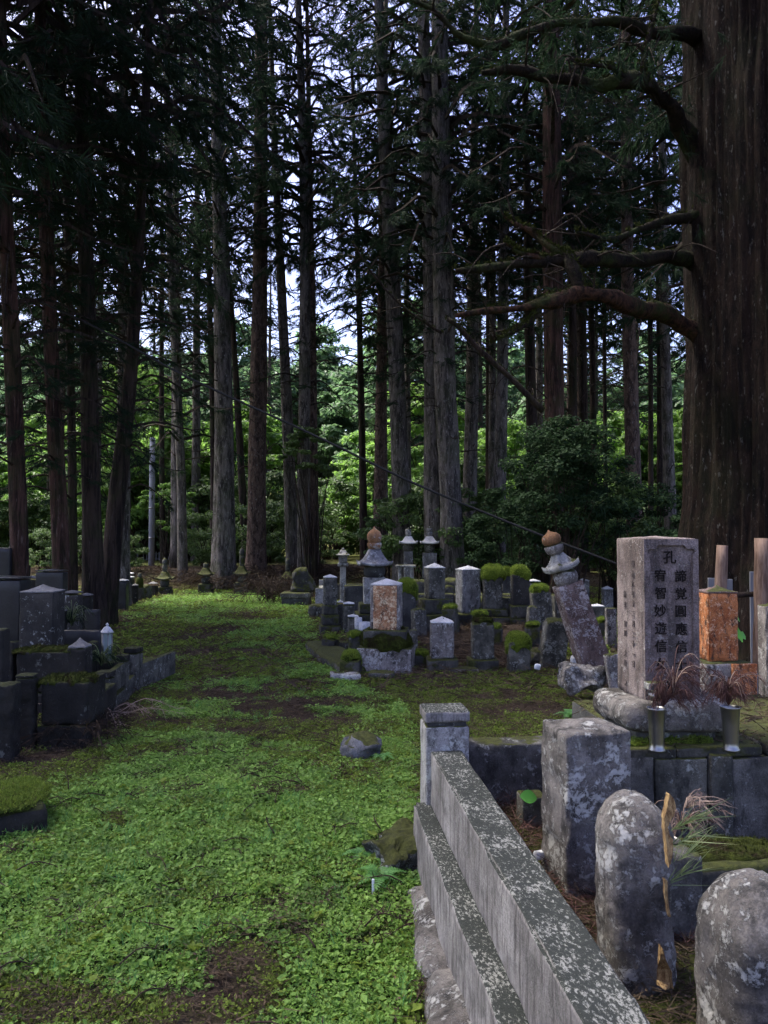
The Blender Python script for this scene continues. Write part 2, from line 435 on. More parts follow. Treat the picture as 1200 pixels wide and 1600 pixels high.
M['branch_moss'] = bark('mossy_branch', (.008, .006, .005), (.028, .019, .013), (.028, .034, .011), vs=.6, sc=14, moss=.9)
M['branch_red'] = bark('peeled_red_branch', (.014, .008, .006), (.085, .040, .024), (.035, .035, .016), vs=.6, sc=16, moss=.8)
M['twig'] = bark('dead_twig', (.02, .015, .012), (.065, .048, .038), (.12, .10, .08), vs=.5, sc=20)
M['needles'] = leafmat('cedar_needles', (.008, .018, .011), (.020, .040, .018), transl=.25, rough=.8, spec=.1)
M['needles_brown'] = leafmat('withered_needles', (.022, .014, .010), (.06, .038, .024), transl=.2, rough=.8)
M['leaf_far'] = leafmat('bright_maple_leaves', (.055, .12, .035), (.16, .27, .06), transl=.5, tc=(.14, .25, .05))
M['leaf_hill_haze'] = leafmat('hazy_hillside_leaves', (.06, .11, .055), (.12, .19, .09), transl=.45, tc=(.10, .18, .075))  # paler, greyer greens put slight distance haze into the leaf colour
M['leaf_dark'] = leafmat('glossy_shrub_leaves', (.012, .027, .013), (.030, .058, .023), transl=.25, rough=.75, spec=.1)
M['leaf_mid'] = leafmat('shrub_leaves', (.03, .062, .02), (.09, .15, .04), transl=.35, rough=.5)
M['cover'] = leafmat('creeping_ground_leaves', (.058, .125, .022), (.25, .42, .085), transl=.3, rough=.5, spec=.25, macro=((.185, .31, .055), (.034, .068, .017)))
M['cover_y'] = leafmat('yellow_green_moss_leaves', (.07, .11, .014), (.20, .27, .045), transl=.3, rough=.7, spec=.2)
M['fern'] = leafmat('fern_fronds', (.07, .19, .05), (.15, .33, .10), transl=.4)
M['fresh_leaf'] = leafmat('fresh_leaf', (.06, .25, .035), (.10, .32, .05), transl=.4)
M['straw'] = leafmat('dry_straw', (.24, .16, .12), (.42, .32, .26), transl=.2, rough=.7)
M['straw_dark'] = leafmat('withered_stems', (.05, .022, .018), (.13, .06, .05), transl=.1, rough=.7)
M['litter'] = leafmat('leaf_litter', (.025, .018, .012), (.12, .082, .050), transl=.1, rough=.85)
M['pine_green'] = leafmat('pine_needles', (.10, .14, .06), (.22, .27, .12), transl=.3)
t = NT('steel'); M['steel'] = t.surf((.27, .265, .25), .30, None, spec=.5, metal=.95)
t = NT('cable_rubber'); M['cable'] = t.surf((.012, .012, .012), .6)
t = NT('pole_concrete'); P_ = t.coords(); M['pole'] = t.surf(t.mix(t.noise(P_, 4, 5), (.22, .23, .26), (.33, .34, .38)), .7)
t = NT('carved_dark'); M['ink'] = t.surf((.016, .013, .012), .95, spec=.1)
t = NT('shallow_carving'); P_ = t.coords(); M['carve'] = t.surf(t.mix(t.noise(P_, 60, 5), (.05, .04, .04), (.14, .11, .10)), .9)
t = NT('faint_carving'); P_ = t.coords(); M['carve2'] = t.surf(t.mix(t.noise(P_, 40, 5), (.09, .05, .045), (.22, .16, .145)), .9)
t = NT('white_ceramic'); M['white'] = t.surf((.72, .73, .75), .35)
t = NT('frosted_glass'); M['glass'] = t.surf((.28, .34, .32), .25, spec=.6)
t = NT('gold_wood'); P_ = t.coords(); gn = t.noise(t.scale(P_, (1, 1, .4)), 70, 8, .8); M['goldwood'] = t.surf(t.mix(t.ramp(gn, .35, .65), (.10, .04, .012), (.48, .33, .15)), .85, t.bump(gn, 1.0, .006))
t = NT('wood_post'); P_ = t.coords(); Q_ = t.scale(P_, (1, 1, .12)); n_ = t.noise(Q_, 22, 7, .7); M['wood'] = t.surf(t.mix(t.ramp(n_, .35, .65), (.09, .05, .035), (.27, .18, .135)), .85, t.bump(n_, 1.0, .02))
t = NT('grey_wood'); P_ = t.coords(); M['greywood'] = t.surf(t.mix(t.noise(t.scale(P_, (1, 1, .1)), 30, 6), (.12, .12, .13), (.28, .28, .30)), .8)

def cut_rail():
    t = NT('rail_stone'); P = t.coords()
    col = t.mix(t.ramp(t.noise(P, 3.0, 8, .65), .35, .68), (.20, .185, .175), (.37, .345, .33))
    sp = t.ramp(t.noise(P, 90, 3, .7), .3, .7); col = t.mix(.3, col, t.mix(sp, (.35, .35, .35), (1.4, 1.4, 1.4)), 'MULTIPLY')
    st = t.noise(t.scale(P, (1, 1, .10)), 30, 9, .8, .3); col = t.mix(t.math('MULTIPLY', t.ramp(st, .46, .60), .75), col, (.05, .042, .042)); col = t.mix(t.math('MULTIPLY', t.ramp(t.noise(P, 7, 6, .7), .5, .62), .5), col, (.07, .065, .06))
    # dark lichen crust with pale flecks on the upper faces
    g = t.n('ShaderNodeNewGeometry'); sx = t.n('ShaderNodeSeparateXYZ'); t.l(g.outputs['Normal'], sx.inputs[0])
    up = t.ramp(t.math('ADD', sx.outputs[2], t.math('MULTIPLY', t.noise(P, 22, 5, .8), .5)), .75, .95)
    fl = t.noise(t.scale(P, (1, .55, 1)), 95, 9, .75, .3); big = t.noise(P, 6, 5, .6)
    top = t.mix(t.ramp(t.math('ADD', fl, t.math('MULTIPLY', big, .3)), .665, .76), (.026, .030, .026), (.27, .27, .245))
    col = t.mix(up, col, top)
    return t.surf(col, .85, t.bump(t.noise(P, 55, 8, .75), .7, .012), spec=.3)
M['rail'] = cut_rail()

# ------------------------------------------------------------------ ground
PY_ = np.array([900, 922, 930, 940, 955, 975, 1000, 1030, 1060, 1110, 1160, 1200, 1250, 1300, 1400, 1700])
PL_ = np.array([470, 300, 262, 225, 195, 180, 225, 262, 240, 205, 150, 110, 30, -60, -400, -900])
PR_ = np.array([430, 420, 445, 470, 485, 492, 495, 500, 545, 640, 655, 660, 660, 660, 655, 650])
BARE = [(385, 1530, 80, 80, 1.3), (300, 1088, 150, 8, 1), (350, 1022, 110, 9, 1), (300, 985, 90, 8, .9), (440, 1150, 70, 8, .9), (250, 1170, 60, 8, .7), (520, 1098, 60, 9, 1), (390, 965, 60, 7, .8), (60, 1570, 160, 45, 1.0), (250, 1585, 120, 40, .8), (335, 1045, 120, 16, .9), (410, 1108, 60, 12, .9),
        (285, 1000, 75, 20, .75), (210, 1120, 40, 14, .8), (180, 1283, 22, 14, .9), (540, 1130, 30, 12, .9), (560, 1215, 40, 12, .55),
        (130, 1190, 50, 30, .7), (460, 1075, 60, 14, .8), (240, 975, 50, 14, .6), (430, 1235, 60, 8, .5), (300, 1395, 50, 22, .45), (110, 1440, 60, 25, .35)]
def cover(x, y):
    g = gz(x, y); px, py = pix(x, y, g)
    P = np.stack([x, y, 0 * x], 1)
    n = fbm(P, 2.2, 4, 41); n2 = fbm(P, 7.0, 3, 43)
    L = np.interp(py, PY_, PL_); Rr = np.interp(py, PY_, PR_)
    wd = np.maximum(12, (py - 835) * .16)
    c = sstep(-.5, .8, (px - L) / wd + n * 1.2) * sstep(-.5, .8, (Rr - px) / wd * 2.0 + n * .8) * sstep(918, 928, py)
    for bx, by, rx, ry, s in BARE:
        d = np.sqrt(((px - bx) / rx) ** 2 + ((py - by) / ry) ** 2)
        c = c * (1 - np.clip(s * 1.1, 0, 1) * (1 - sstep(.65, 1.25, d + n * .45 + n2 * .3)))
    st_ = fbm(np.stack([x * .55 + .2 * y, y * 1.5, 0 * x], 1), 1.0, 4, 88); c = c * (1 - .8 * sstep(.20, .36, st_) * sstep(4.5, 7, y) * (1 - .5 * sstep(14, 20, y)))
    far = 1 - sstep(960, 1400, py)
    c = c * (1 - (.45 * far + .38) * sstep(.02, .30, n2 * .5 + n * .7))
    return np.clip(c, 0, 1)
def mossy(x, y):
    """thin moss between the graves and beyond the wall"""
    g = gz(x, y); px, py = pix(x, y, g); P = np.stack([x, y, 0 * x], 1)
    n = fbm(P, 1.4, 4, 61); n2 = fbm(P, 6.0, 3, 63)
    m = sstep(-.28, .12, n + n2 * .6) * (1 - sstep(22, 26, y))
    litter = np.sqrt(((px - 760) / 130) ** 2 + ((py - 1000) / 45) ** 2)
    return m * sstep(.7, 1.3, litter)

def grid_ground():
    ys = np.concatenate([np.linspace(-8, 1.2, 12), 1.2 + (np.linspace(0, 1, 330) ** 2.1) * 34, np.linspace(36.5, 200, 60)])
    u = np.linspace(-1, 1, 300)
    xs = np.sign(u) * (np.abs(u) ** 2.3) * 120 + u * 3.5
    Xg, Yg = np.meshgrid(xs, ys, indexing='xy'); x = Xg.ravel(); y = Yg.ravel()
    z = gz(x, y); V = np.stack([x, y, z], 1)
    ny, nx = Xg.shape; idx = np.arange(nx * ny).reshape(ny, nx)
    Q = np.stack([idx[:-1, :-1], idx[:-1, 1:], idx[1:, 1:], idx[1:, :-1]], -1).reshape(-1, 4)
    me = mk('ground', V, Q)
    ok = (y > 1.5) & (y < 40)
    c = np.zeros(len(x)); m = np.zeros(len(x)); c[ok] = cover(x[ok], y[ok]); m[ok] = mossy(x[ok], y[ok]); fy_ = y > 27; m[fy_] = .75 + .4 * fbm(V[fy_], .4, 3, 77)
    at_ = me.attributes.new('growth', 'FLOAT_COLOR', 'POINT')
    at_.data.foreach_set('color', np.stack([c, m, 0 * c, 0 * c + 1], 1).astype(np.float32).ravel())
    return me
t = NT('forest_floor'); P = t.coords(False)
va = t.n('ShaderNodeAttribute', attribute_name='growth'); sp = t.n('ShaderNodeSeparateColor'); t.l(va.outputs['Color'], sp.inputs[0])
soil = t.mix(t.ramp(t.noise(P, 5, 8, .7), .35, .65), (.022, .016, .012), (.075, .055, .042))
soil = t.mix(t.ramp(t.noise(P, 60, 6, .8), .45, .68), soil, (.15, .105, .075))
gm = t.mix(t.ramp(t.noise(P, 45, 6, .8), .38, .68), (.012, .022, .006), (.07, .11, .02))
ym = t.mix(t.ramp(t.noise(P, 38, 6, .8), .35, .65), (.035, .048, .010), (.13, .165, .028))
col = t.mix(t.math('MULTIPLY', sp.outputs[1], .8), soil, ym)
nn = t.noise(P, 16, 6, .75)
col = t.mix(t.ramp(t.math('ADD', sp.outputs[0], t.math('MULTIPLY', nn, .5)), .55, .85), col, gm)
M['floor'] = t.surf(col, .95, t.bump(t.noise(P, 35, 8, .8), 1.0, .035), spec=.1)
ground = link('ground', grid_ground(), M['floor']); tag(ground, kind='structure')

# ------------------------------------------------------------------ stuff scattered as instances
def scatter(name, pts, variants, mats, rng, smin=.7, smax=1.3, tilt=.25, kind='stuff', label=None):
    """one object of points; geometry nodes put a variant mesh on every point"""
    me = bpy.data.meshes.new(name); me.vertices.add(len(pts)); me.vertices.foreach_set('co', np.asarray(pts, dtype=np.float32).ravel())
    n = len(pts)
    rot = np.stack([rng.normal(0, tilt, n), rng.normal(0, tilt, n), rng.rand(n) * 6.283], 1).astype(np.float32)
    a = me.attributes.new('rot', 'FLOAT_VECTOR', 'POINT'); a.data.foreach_set('vector', rot.ravel())
    a = me.attributes.new('scl', 'FLOAT', 'POINT'); a.data.foreach_set('value', (smin + (smax - smin) * rng.rand(n)).astype(np.float32))
    a = me.attributes.new('idx', 'INT', 'POINT'); a.data.foreach_set('value', rng.randint(0, len(variants), n).astype(np.int32))
    me.update()
    c = bpy.data.collections.new(name + '_sources')
    for i, v in enumerate(variants):
        if not v.materials:
            for m in mats: v.materials.append(m)
        c.objects.link(bpy.data.objects.new('%s_source_%02d' % (name, i), v))
    o = link(name, me); tag(o, label, None, None, kind)
    ng = bpy.data.node_groups.new(name + '_nodes', 'GeometryNodeTree')
    ng.interface.new_socket('Geometry', in_out='INPUT', socket_type='NodeSocketGeometry')
    ng.interface.new_socket('Geometry', in_out='OUTPUT', socket_type='NodeSocketGeometry')
    N = ng.nodes.new; gi = N('NodeGroupInput'); go = N('NodeGroupOutput'); ip = N('GeometryNodeInstanceOnPoints'); ci = N('GeometryNodeCollectionInfo')
    ci.inputs[0].default_value = c; ci.inputs[1].default_value = True; ci.inputs[2].default_value = True
    def na(nm, ty):
        q = N('GeometryNodeInputNamedAttribute'); q.data_type = ty; q.inputs[0].default_value = nm; return q.outputs[0]
    L = ng.links.new
    L(gi.outputs[0], ip.inputs['Points']); L(ci.outputs[0], ip.inputs['Instance']); ip.inputs['Pick Instance'].default_value = True
    L(na('idx', 'INT'), ip.inputs['Instance Index']); L(na('rot', 'FLOAT_VECTOR'), ip.inputs['Rotation']); L(na('scl', 'FLOAT'), ip.inputs['Scale'])
    L(ip.outputs[0], go.inputs[0])
    md = o.modifiers.new('scatter', 'NODES'); md.node_group = ng
    return o

def clump(seed, nl, rad, size, up=.6, hgt=.02, mi=None):
    rng = np.random.RandomState(seed)
    r = rad * np.sqrt(rng.rand(nl)); a = rng.rand(nl) * 6.283
    C = np.stack([r * np.cos(a), r * np.sin(a), .004 + hgt * rng.rand(nl) * (1 - .5 * r / rad)], 1)
    V, T = leaves(C, size, rng, up=up, aspect=.75)
    return mk('clump', V, T, False)

def sample_cover(y0, y1, dens, rng, fn, thr=.25, xspan=(-.62, .56)):
    A = (y1 - y0) * (abs(xspan[0]) + xspan[1]) * (y0 + y1) / 2
    n = int(A * dens)
    y = np.sqrt(y0 * y0 + (y1 * y1 - y0 * y0) * rng.rand(n)); x = (xspan[0] + (xspan[1] - xspan[0]) * rng.rand(n)) * y
    w = fn(x, y)
    k = rng.rand(n) < np.clip((w - thr) / .5, 0, 1)
    x = x[k]; y = y[k]
    return np.stack([x, y, gz(x, y)], 1)

rg = np.random.RandomState(5)
near_v = [clump(i, [15, 18, 12, 16, 9, 14, 20, 8][i], .040, [.014, .013, .016, .012, .020, .014, .011, .024][i], up=.7, hgt=.022) for i in range(8)]
mid_v = [clump(20 + i, 16, .062, .019, up=.7, hgt=.03) for i in range(6)]
far_v = [clump(40 + i, 18, .11, .030, up=.7, hgt=.035) for i in range(6)]
def keep_path(x, y):
    a, b = to_plot(x, y); return cover(x, y) * ((a < .52) | (b > 4.25))
scatter('ground_cover', sample_cover(2.0, 6.5, 2100, rg, keep_path), near_v, [M['cover']], rg, .6, 1.4)
scatter('ground_cover', sample_cover(6.5, 12, 800, rg, keep_path), mid_v, [M['cover']], rg, .6, 1.4)
scatter('ground_cover', sample_cover(12, 25, 300, rg, keep_path), far_v, [M['cover']], rg, .6, 1.3)
def keep_moss(x, y):
    a, b = to_plot(x, y); return mossy(x, y) * (1 - .7 * cover(x, y)) * ((a < .5) | (b > 4.3)) * .8
moss_v = [clump(60 + i, 14, .05, .014, up=.4, hgt=.012) for i in range(5)]
moss_f = [clump(70 + i, 14, .10, .030, up=.4, hgt=.02) for i in range(5)]
scatter('moss_tufts', sample_cover(2.6, 10, 1100, rg, keep_moss, .05), moss_v, [M['cover_y']], rg, .6, 1.5)
scatter('moss_tufts', sample_cover(10, 22, 240, rg, keep_moss, .05), moss_f, [M['cover_y']], rg, .6, 1.5)

def tuft(seed, n, L, W):
    rng = np.random.RandomState(seed); V, T = blades(rng.normal(0, .012, (n, 3)) * [1, 1, .1], np.tile([0, 0, 1.0], (n, 1)), 1, L, W, .45, rng, 0); return mk('tuft', V, T, False)
def sparse(x, y): return keep_path(x, y) * (fbm(np.stack([x, y, 0 * x], 1), 1.3, 3, 91) > .05)
scatter('grass_tufts', sample_cover(2.0, 11, 42, rg, sparse, .0), [tuft(i, 12, .045, .003) for i in range(4)], [M['fern']], rg, .6, 1.5)
scatter('weed_rosettes', sample_cover(2.0, 8, 26, rg, sparse, .0), [clump(80 + i, 7, .03, .034, up=.5, hgt=.03) for i in range(4)], [M['cover_y']], rg, .6, 1.3)
def litter_mesh(seed, n=16, L=.05, W=.0035, leafy=3):
    rng = np.random.RandomState(seed)
    C = np.stack([rng.normal(0, .04, n), rng.normal(0, .04, n), .006 + .012 * rng.rand(n)], 1)
    D = rng.normal(0, 1, (n, 3)); D[:, 2] *= .15; D /= np.linalg.norm(D, axis=1, keepdims=True)
    V, T = blades(C, D, 1, L, W, .1, rng, 0)
    C2 = np.stack([rng.normal(0, .05, leafy), rng.normal(0, .05, leafy), .01 + .01 * rng.rand(leafy)], 1)
    V2, T2 = leaves(C2, .019, rng, up=1.2, aspect=.45)
    return mk('litter', np.vstack([V, V2]), np.vstack([T, T2 + len(V)]), False)
lit_v = [litter_mesh(i) for i in range(6)]
lit_f = [litter_mesh(10 + i, 12, .12, .010, 3) for i in range(5)]
def bare(x, y):
    a, b = to_plot(x, y)
    return (1 - .93 * cover(x, y)) * (1 - .45 * mossy(x, y)) * ((a < .5) | (b > 4.3) | (a > .8))
scatter('leaf_litter', sample_cover(2.0, 8, 420, rg, bare, .05), lit_v, [M['litter']], rg, .6, 1.3)
def everywhere(x, y): return .55 + 0 * x
twv = []
for i in range(5):
    mbt = MB(); rt = np.random.RandomState(i)
    p = curve_pts([(0, 0, .02), (.05, rt.normal(0, .01), .035), (.11, rt.normal(0, .02), .02)], 6); V_, F_ = tube(p, np.linspace(.0028, .001, 6), 4); mbt.add(V_, F_)
    VV_, T_ = blades(p[2:], np.tile([.7, 0, .1], (4, 1)), 4, .03, .003, .6, rt, .2); mbt.add(VV_, T_); twv.append(mbt.mesh('twig'))
def nowall(x, y):
    a, b = to_plot(x, y); return .6 * ((a < .5) | (b > 4.3))
scatter('fallen_twigs', sample_cover(2.0, 14, 9, rg, nowall, .0), twv, [M['needles_brown']], rg, .6, 1.8, tilt=.1)
scatter('leaf_litter', sample_cover(8, 26, 75, rg, bare, .05, (-.7, .7)), lit_f, [M['litter']], rg, .6, 1.5)

# ------------------------------------------------------------------ monument pieces
def roof_piece(w, h, lift=.25, th=.22, n=12):
    """four-sided roof of a stone tower: concave slopes, corners swept up, flat underside"""
    u = np.linspace(-1, 1, 2 * n + 1); A, B = np.meshgrid(u, u, indexing='ij'); a = A.ravel(); b = B.ravel()
    m = np.maximum(np.abs(a), np.abs(b)); q = np.minimum(np.abs(a), np.abs(b)) / np.maximum(m, 1e-6)
    top = .34; s = np.clip((m - top) / (1 - top), 0, 1)
    zt = h * (th + (1 - th) * (1 - s) ** 1.9) + h * lift * (m ** 6) * (q ** 3)
    zb = h * .0 + h * lift * .8 * (m ** 6) * (q ** 3)
    bev = 1 - .0 * m
    Vt = np.stack([a * w / 2 * bev, b * w / 2 * bev, zt], 1); Vb = np.stack([a * w / 2 * .97, b * w / 2 * .97, zb], 1)
    N = 2 * n + 1; idx = np.arange(N * N).reshape(N, N)
    qd = np.stack([idx[:-1, :-1], idx[1:, :-1], idx[1:, 1:], idx[:-1, 1:]], -1).reshape(-1, 4)
    ring = np.concatenate([idx[0, :], idx[1:, -1], idx[-1, ::-1][1:], idx[::-1, 0][1:]]); r2 = ring[:-1]; r3 = ring[1:]
    side = np.stack([r2, r2 + N * N, r3 + N * N, r3], -1)
    V = np.vstack([Vt, Vb]); V = V + np.stack([fbm(V * 1.0, 12, 2, k) for k in range(3)], 1) * w * .008
    return V, np.vstack([qd, qd[:, ::-1] + N * N, side[:, ::-1]])
def jewel_piece(w, h):
    r = w / 2
    return lathe([(0, 0), (r * .55, 0), (r * .88, h * .10), (r, h * .32), (r * .96, h * .52), (r * .72, h * .70), (r * .34, h * .80), (r * .16, h * .88), (r * .10, h * .96), (0, h)], 22)
def bowl_piece(w, h):
    r = w / 2
    return lathe([(0, 0), (r * .62, 0), (r * .86, h * .25), (r * .98, h * .62), (r, h * .95), (r * .9, h), (0, h)], 22)
def sphere_piece(w, h):
    r = w / 2
    return lathe([(0, 0), (r * .62, 0), (r * .85, h * .10), (r * .98, h * .32), (r, h * .55), (r * .93, h * .76), (r * .74, h * .93), (r * .55, h), (0, h)], 24)
def moss_cap(w, d, h, seed=0, over=.25):
    n = 30; m = 12; pr = []
    for k in range(m):
        tt = k / (m - 1) * math.pi * .5
        pr.append((math.cos(tt) ** .7, math.sin(tt) * h))
    pr = [(.86, -h * over), (.97, -h * over * .6)] + pr[:-1] + [(0.0, h)]
    V, Q = lathe(pr, n)
    ang = np.arctan2(V[:, 1], V[:, 0]); sq = 1 / np.maximum(np.abs(np.cos(ang)), np.abs(np.sin(ang))) ** .55
    V[:, 0] *= w / 2 * sq; V[:, 1] *= d / 2 * sq
    N = fbm(V + seed * 3.1, 7.0, 4, seed); L = np.linalg.norm(V, axis=1, keepdims=True) + 1e-6
    low = V[:, 2] <= 0; V[low, 2] += (fbm(np.stack([np.cos(ang[low]), np.sin(ang[low]), 0 * ang[low]], 1) + seed, 2.6, 3, 4) * h * .9 - h * .15)
    V = V + V / L * (N * min(w, d) * .13)[:, None]; V[:, 2] += fbm(V + seed, 22, 3, 5) * .02
    return V, Q
def moss_fuzz(VF, dens, size, parent, mat, seed=0, loc=(0, 0, 0)):
    """tiny shoots standing on a moss surface"""
    V = np.asarray(VF[0]); Q = np.asarray(VF[1]); rng = np.random.RandomState(seed)
    a, b, c, d = V[Q[:, 0]], V[Q[:, 1]], V[Q[:, 2]], V[Q[:, 3]]
    nr = np.cross(c - a, d - b); ar = np.linalg.norm(nr, axis=1) / 2; nr = nr / (2 * ar[:, None] + 1e-9)
    k = rng.choice(len(Q), int(min(9000, ar.sum() * dens)), p=ar / ar.sum()); u = rng.rand(len(k), 1); v = rng.rand(len(k), 1)
    C = (a[k] * (1 - u) + b[k] * u) * (1 - v) + (d[k] * (1 - u) + c[k] * u) * v
    n = nr[k]; C = C[n[:, 2] > -.3]; n = n[n[:, 2] > -.3]
    VV, T = blades(C, n, 2, size, size * .35, .55, rng, 0)
    o = link('moss_shoots', mk('moss_shoots', VV, T, False), mat, parent, loc); o['kind'] = 'stuff'; return o

SEED = [0]
def tomb(name, label, cat, px, py, tiers, group=None, Y=None, yaw=0.0, tilt=(0, 0), sink=.05, xworld=None):
    """tiers: (kind, width_px, top_py, bottom_py, material, options) from the ground up; everything gets its true size at depth Y"""
    if Y is None:
        gx, Y, g = ground_at(px, py)
    gx = X(px, Y); g = gz1(gx, Y)
    T = thing(name, label, cat, (gx, Y, g), (tilt[0], tilt[1], yaw), group)
    s = Y / F
    for i, (k, w, tp, bt, mat, *op) in enumerate(tiers):
        op = op[0] if op else {}
        SEED[0] += 1; sd = SEED[0]
        z0 = Z(bt, Y) - g; z1 = Z(tp, Y) - g; W = w * s; D = W * op.get('d', .95)
        if i == 0: z0 = min(z0, 0) - sink
        h = max(z1 - z0, .01); dx = op.get('dx', 0) * s; dy = op.get('dy', 0)
        loc = (dx, dy, z0); m = M[mat]; ry = op.get('rz', 0)
        if k == 'block':
            ch = op.get('caph', 0) * s; nm = op.get('name', 'plinth')
            part(nm, rbox(W, D, h - ch, op.get('r', min(.02, W * .08)), op.get('n', 6), op.get('rough', W * .018), sd, op.get('cap'), ch,
                          op.get('taper', 0), op.get('rs', 5 / max(W, .15)), op.get('chip', .012), op.get('bulge', 0)), m, T, loc, (0, 0, ry))
            if op.get('topmat'):
                tp_ = 1 - op.get('taper', 0); part('cap', rbox(W * 1.01 * tp_, D * 1.01 * tp_, .014, .005, 6, .003, sd, 'pyr' if op.get('cap') in ('pyr', None) else op.get('cap'), ch * .98, 0, 9), M[op['topmat']], T, (dx, dy, z0 + h - ch - (.004 if op.get('cap') else -ch + .004)), (0, 0, ry))  # thin white tops paint the sky's reflection on the stone
        elif k == 'roof': part('roof', roof_piece(W, h, op.get('lift', .22), op.get('th', .22)), m, T, loc, (0, 0, ry))
        elif k == 'jewel': part('jewel', jewel_piece(W, h), m, T, loc)
        elif k == 'bowl': part('bowl', bowl_piece(W, h), m, T, loc)
        elif k == 'sphere': part('round_stone', sphere_piece(W, h), m, T, loc)
        elif k == 'moss':
            z0m = Z(bt, Y) - g; VF = moss_cap(W, D, Z(tp, Y) - g - z0m, sd, op.get('over', .3))
            o = part('moss_cushion', VF, m, T, (dx, dy, z0m))
            moss_fuzz(VF, 9000 if Y < 12 else 4500, .016 if Y < 12 else .020, o, M['cover_y'] if mat == 'moss' else M['moss_dark'], sd)
    return T
B = 'block'

# ------------------------------------------------------------------ the near plot on the right
def fence_stone(): pass
EN = thing('grave_enclosure', 'long low granite rail wall with capped end post, lichen-flecked, beside the path in front', 'stone fence', plot(0, 0), (0, 0, YAW))
part('rail', rbox(.160, 5.44, .272, .012, 60, .006, 1, chip=.016, rs=11), M['rail'], EN, (.690, 1.16, .183))
part('kerb', rbox(.27, 5.50, .29, .014, 60, .009, 2, chip=.020, rs=9), M['rail'], EN, (.662, 1.19, -.11))
pst = part('post', rbox(.225, .20, .60, .010, 7, .003, 3, chip=.004), M['granite_light'], EN, (.700, 3.995, -.03))
part('neck', rbox(.200, .178, .025, .004, 3, .001, 4), M['granite_dark'], pst, (0, 0, .598))
part('cap', rbox(.232, .208, .058, .012, 6, .002, 5, chip=.004), M['rail'], pst, (0, 0, .620))
part('back_slab', rbox(1.05, .16, .60, .010, 8, .004, 6, chip=.006, rs=6), M['slab_dark'], EN, (1.345, 4.06, -.15))
# rough footing stones under the kerb
def rock(name, w, d, h, loc, rot, mat, parent=None, seed=0, amp=.18, label=None, cat=None):
    V, Q = rbox(w, d, h, min(w, d, h) * .32, 9, 0, seed)
    S = V + seed * 2.3; N = np.stack([fbm(S, 2.2 / max(w, d), 4, k + seed) for k in range(3)], 1)
    V = V + N * min(w, d) * amp + np.stack([fbm(S, 14, 3, k) for k in (4, 5, 6)], 1) * .012
    o = link(name, mk(name, V, Q), mat, parent, loc, rot)
    if label: tag(o, label, cat)
    return o
for i, (a, b, w, d, h) in enumerate([(.55, 3.30, .26, .75, .30), (.53, 2.62, .30, .62, .34), (.54, 2.0, .28, .6, .34), (.55, 1.3, .28, .7, .34), (.56, .5, .28, .8, .34), (.56, 3.78, .20, .25, .26)]):
    rock('footing_stone', w, d, h, (a, b, -.38), (0, 0, R.uniform(-.08, .08)), M['field_stone'], EN, 20 + i, .22)

CS = thing('square_marker_stone', 'big square rough granite marker with pale lichen, standing inside the near wall', 'grave marker', plot(1.165, 3.20, .07), (0, 0, YAW + .10))
part('shaft', rbox(.285, .27, .665, .012, 18, .012, 11, cap='pyr', caph=.025, chip=.016, rs=12), M['field_stone'], CS)

def round_stone(label, a, b, w, d, h, seed, tilt=(0, 0)):
    x, y, _ = plot(a, b); T = thing('round_topped_stone', label, 'grave marker', (x, y, gz1(x, y) - .05), (tilt[0], tilt[1], YAW))
    V, Q = rbox(w, d, h * .86, w * .34, 18, .0, seed, cap='dome', caph=h * .09)
    S = V + seed; V = V + np.stack([fbm(S, 7, 4, k) for k in range(3)], 1) * .024 + np.stack([fbm(S, 30, 3, k) for k in range(3)], 1) * .006
    part('body', (V, Q), M['field_stone'], T); return T
RS1 = round_stone('round-topped rough stone with a strip of peeling golden bark down its right edge', 1.085, 2.52, .215, .25, .69, 31)
RS2 = round_stone('large round-topped rough stone cut off by the bottom right corner', 1.215, 2.02, .27, .28, .62, 37)
# peeling gold strip stuck on the stone
def ribbon(pts, w, mat, name, parent, thick=.002, curl=0.0):
    P = curve_pts(pts, 44); n = len(P); ww = w * np.sin(np.linspace(.25, math.pi - .15, n)) ** .6 * (1 + .35 * fbm(P * 1.0, 45, 3, 3))
    T = np.gradient(P, axis=0); S = np.cross(T, np.tile([0.25, -1, .1], (n, 1))); S /= np.linalg.norm(S, axis=1, keepdims=True)
    Nn = np.cross(S, T); Nn /= np.linalg.norm(Nn, axis=1, keepdims=True)
    wob = (np.sin(np.linspace(0, 9, n)) * w * .18 + fbm(P, 60, 2, 9) * w * .15)[:, None]
    a = P - S * ww[:, None] / 2 + S * wob; b = P + S * ww[:, None] / 2 + S * wob
    V = np.concatenate([a + Nn * thick, b + Nn * thick, b - Nn * thick, a - Nn * thick]); i = np.arange(n - 1)
    Q = np.concatenate([np.stack([i + k * n, i + k * n + 1, i + ((k + 1) % 4) * n + 1, i + ((k + 1) % 4) * n], 1) for k in range(4)])
    return link(name, mk(name, V, Q), mat, parent)
def W2(px, py, Y): return at(px, py, Y)
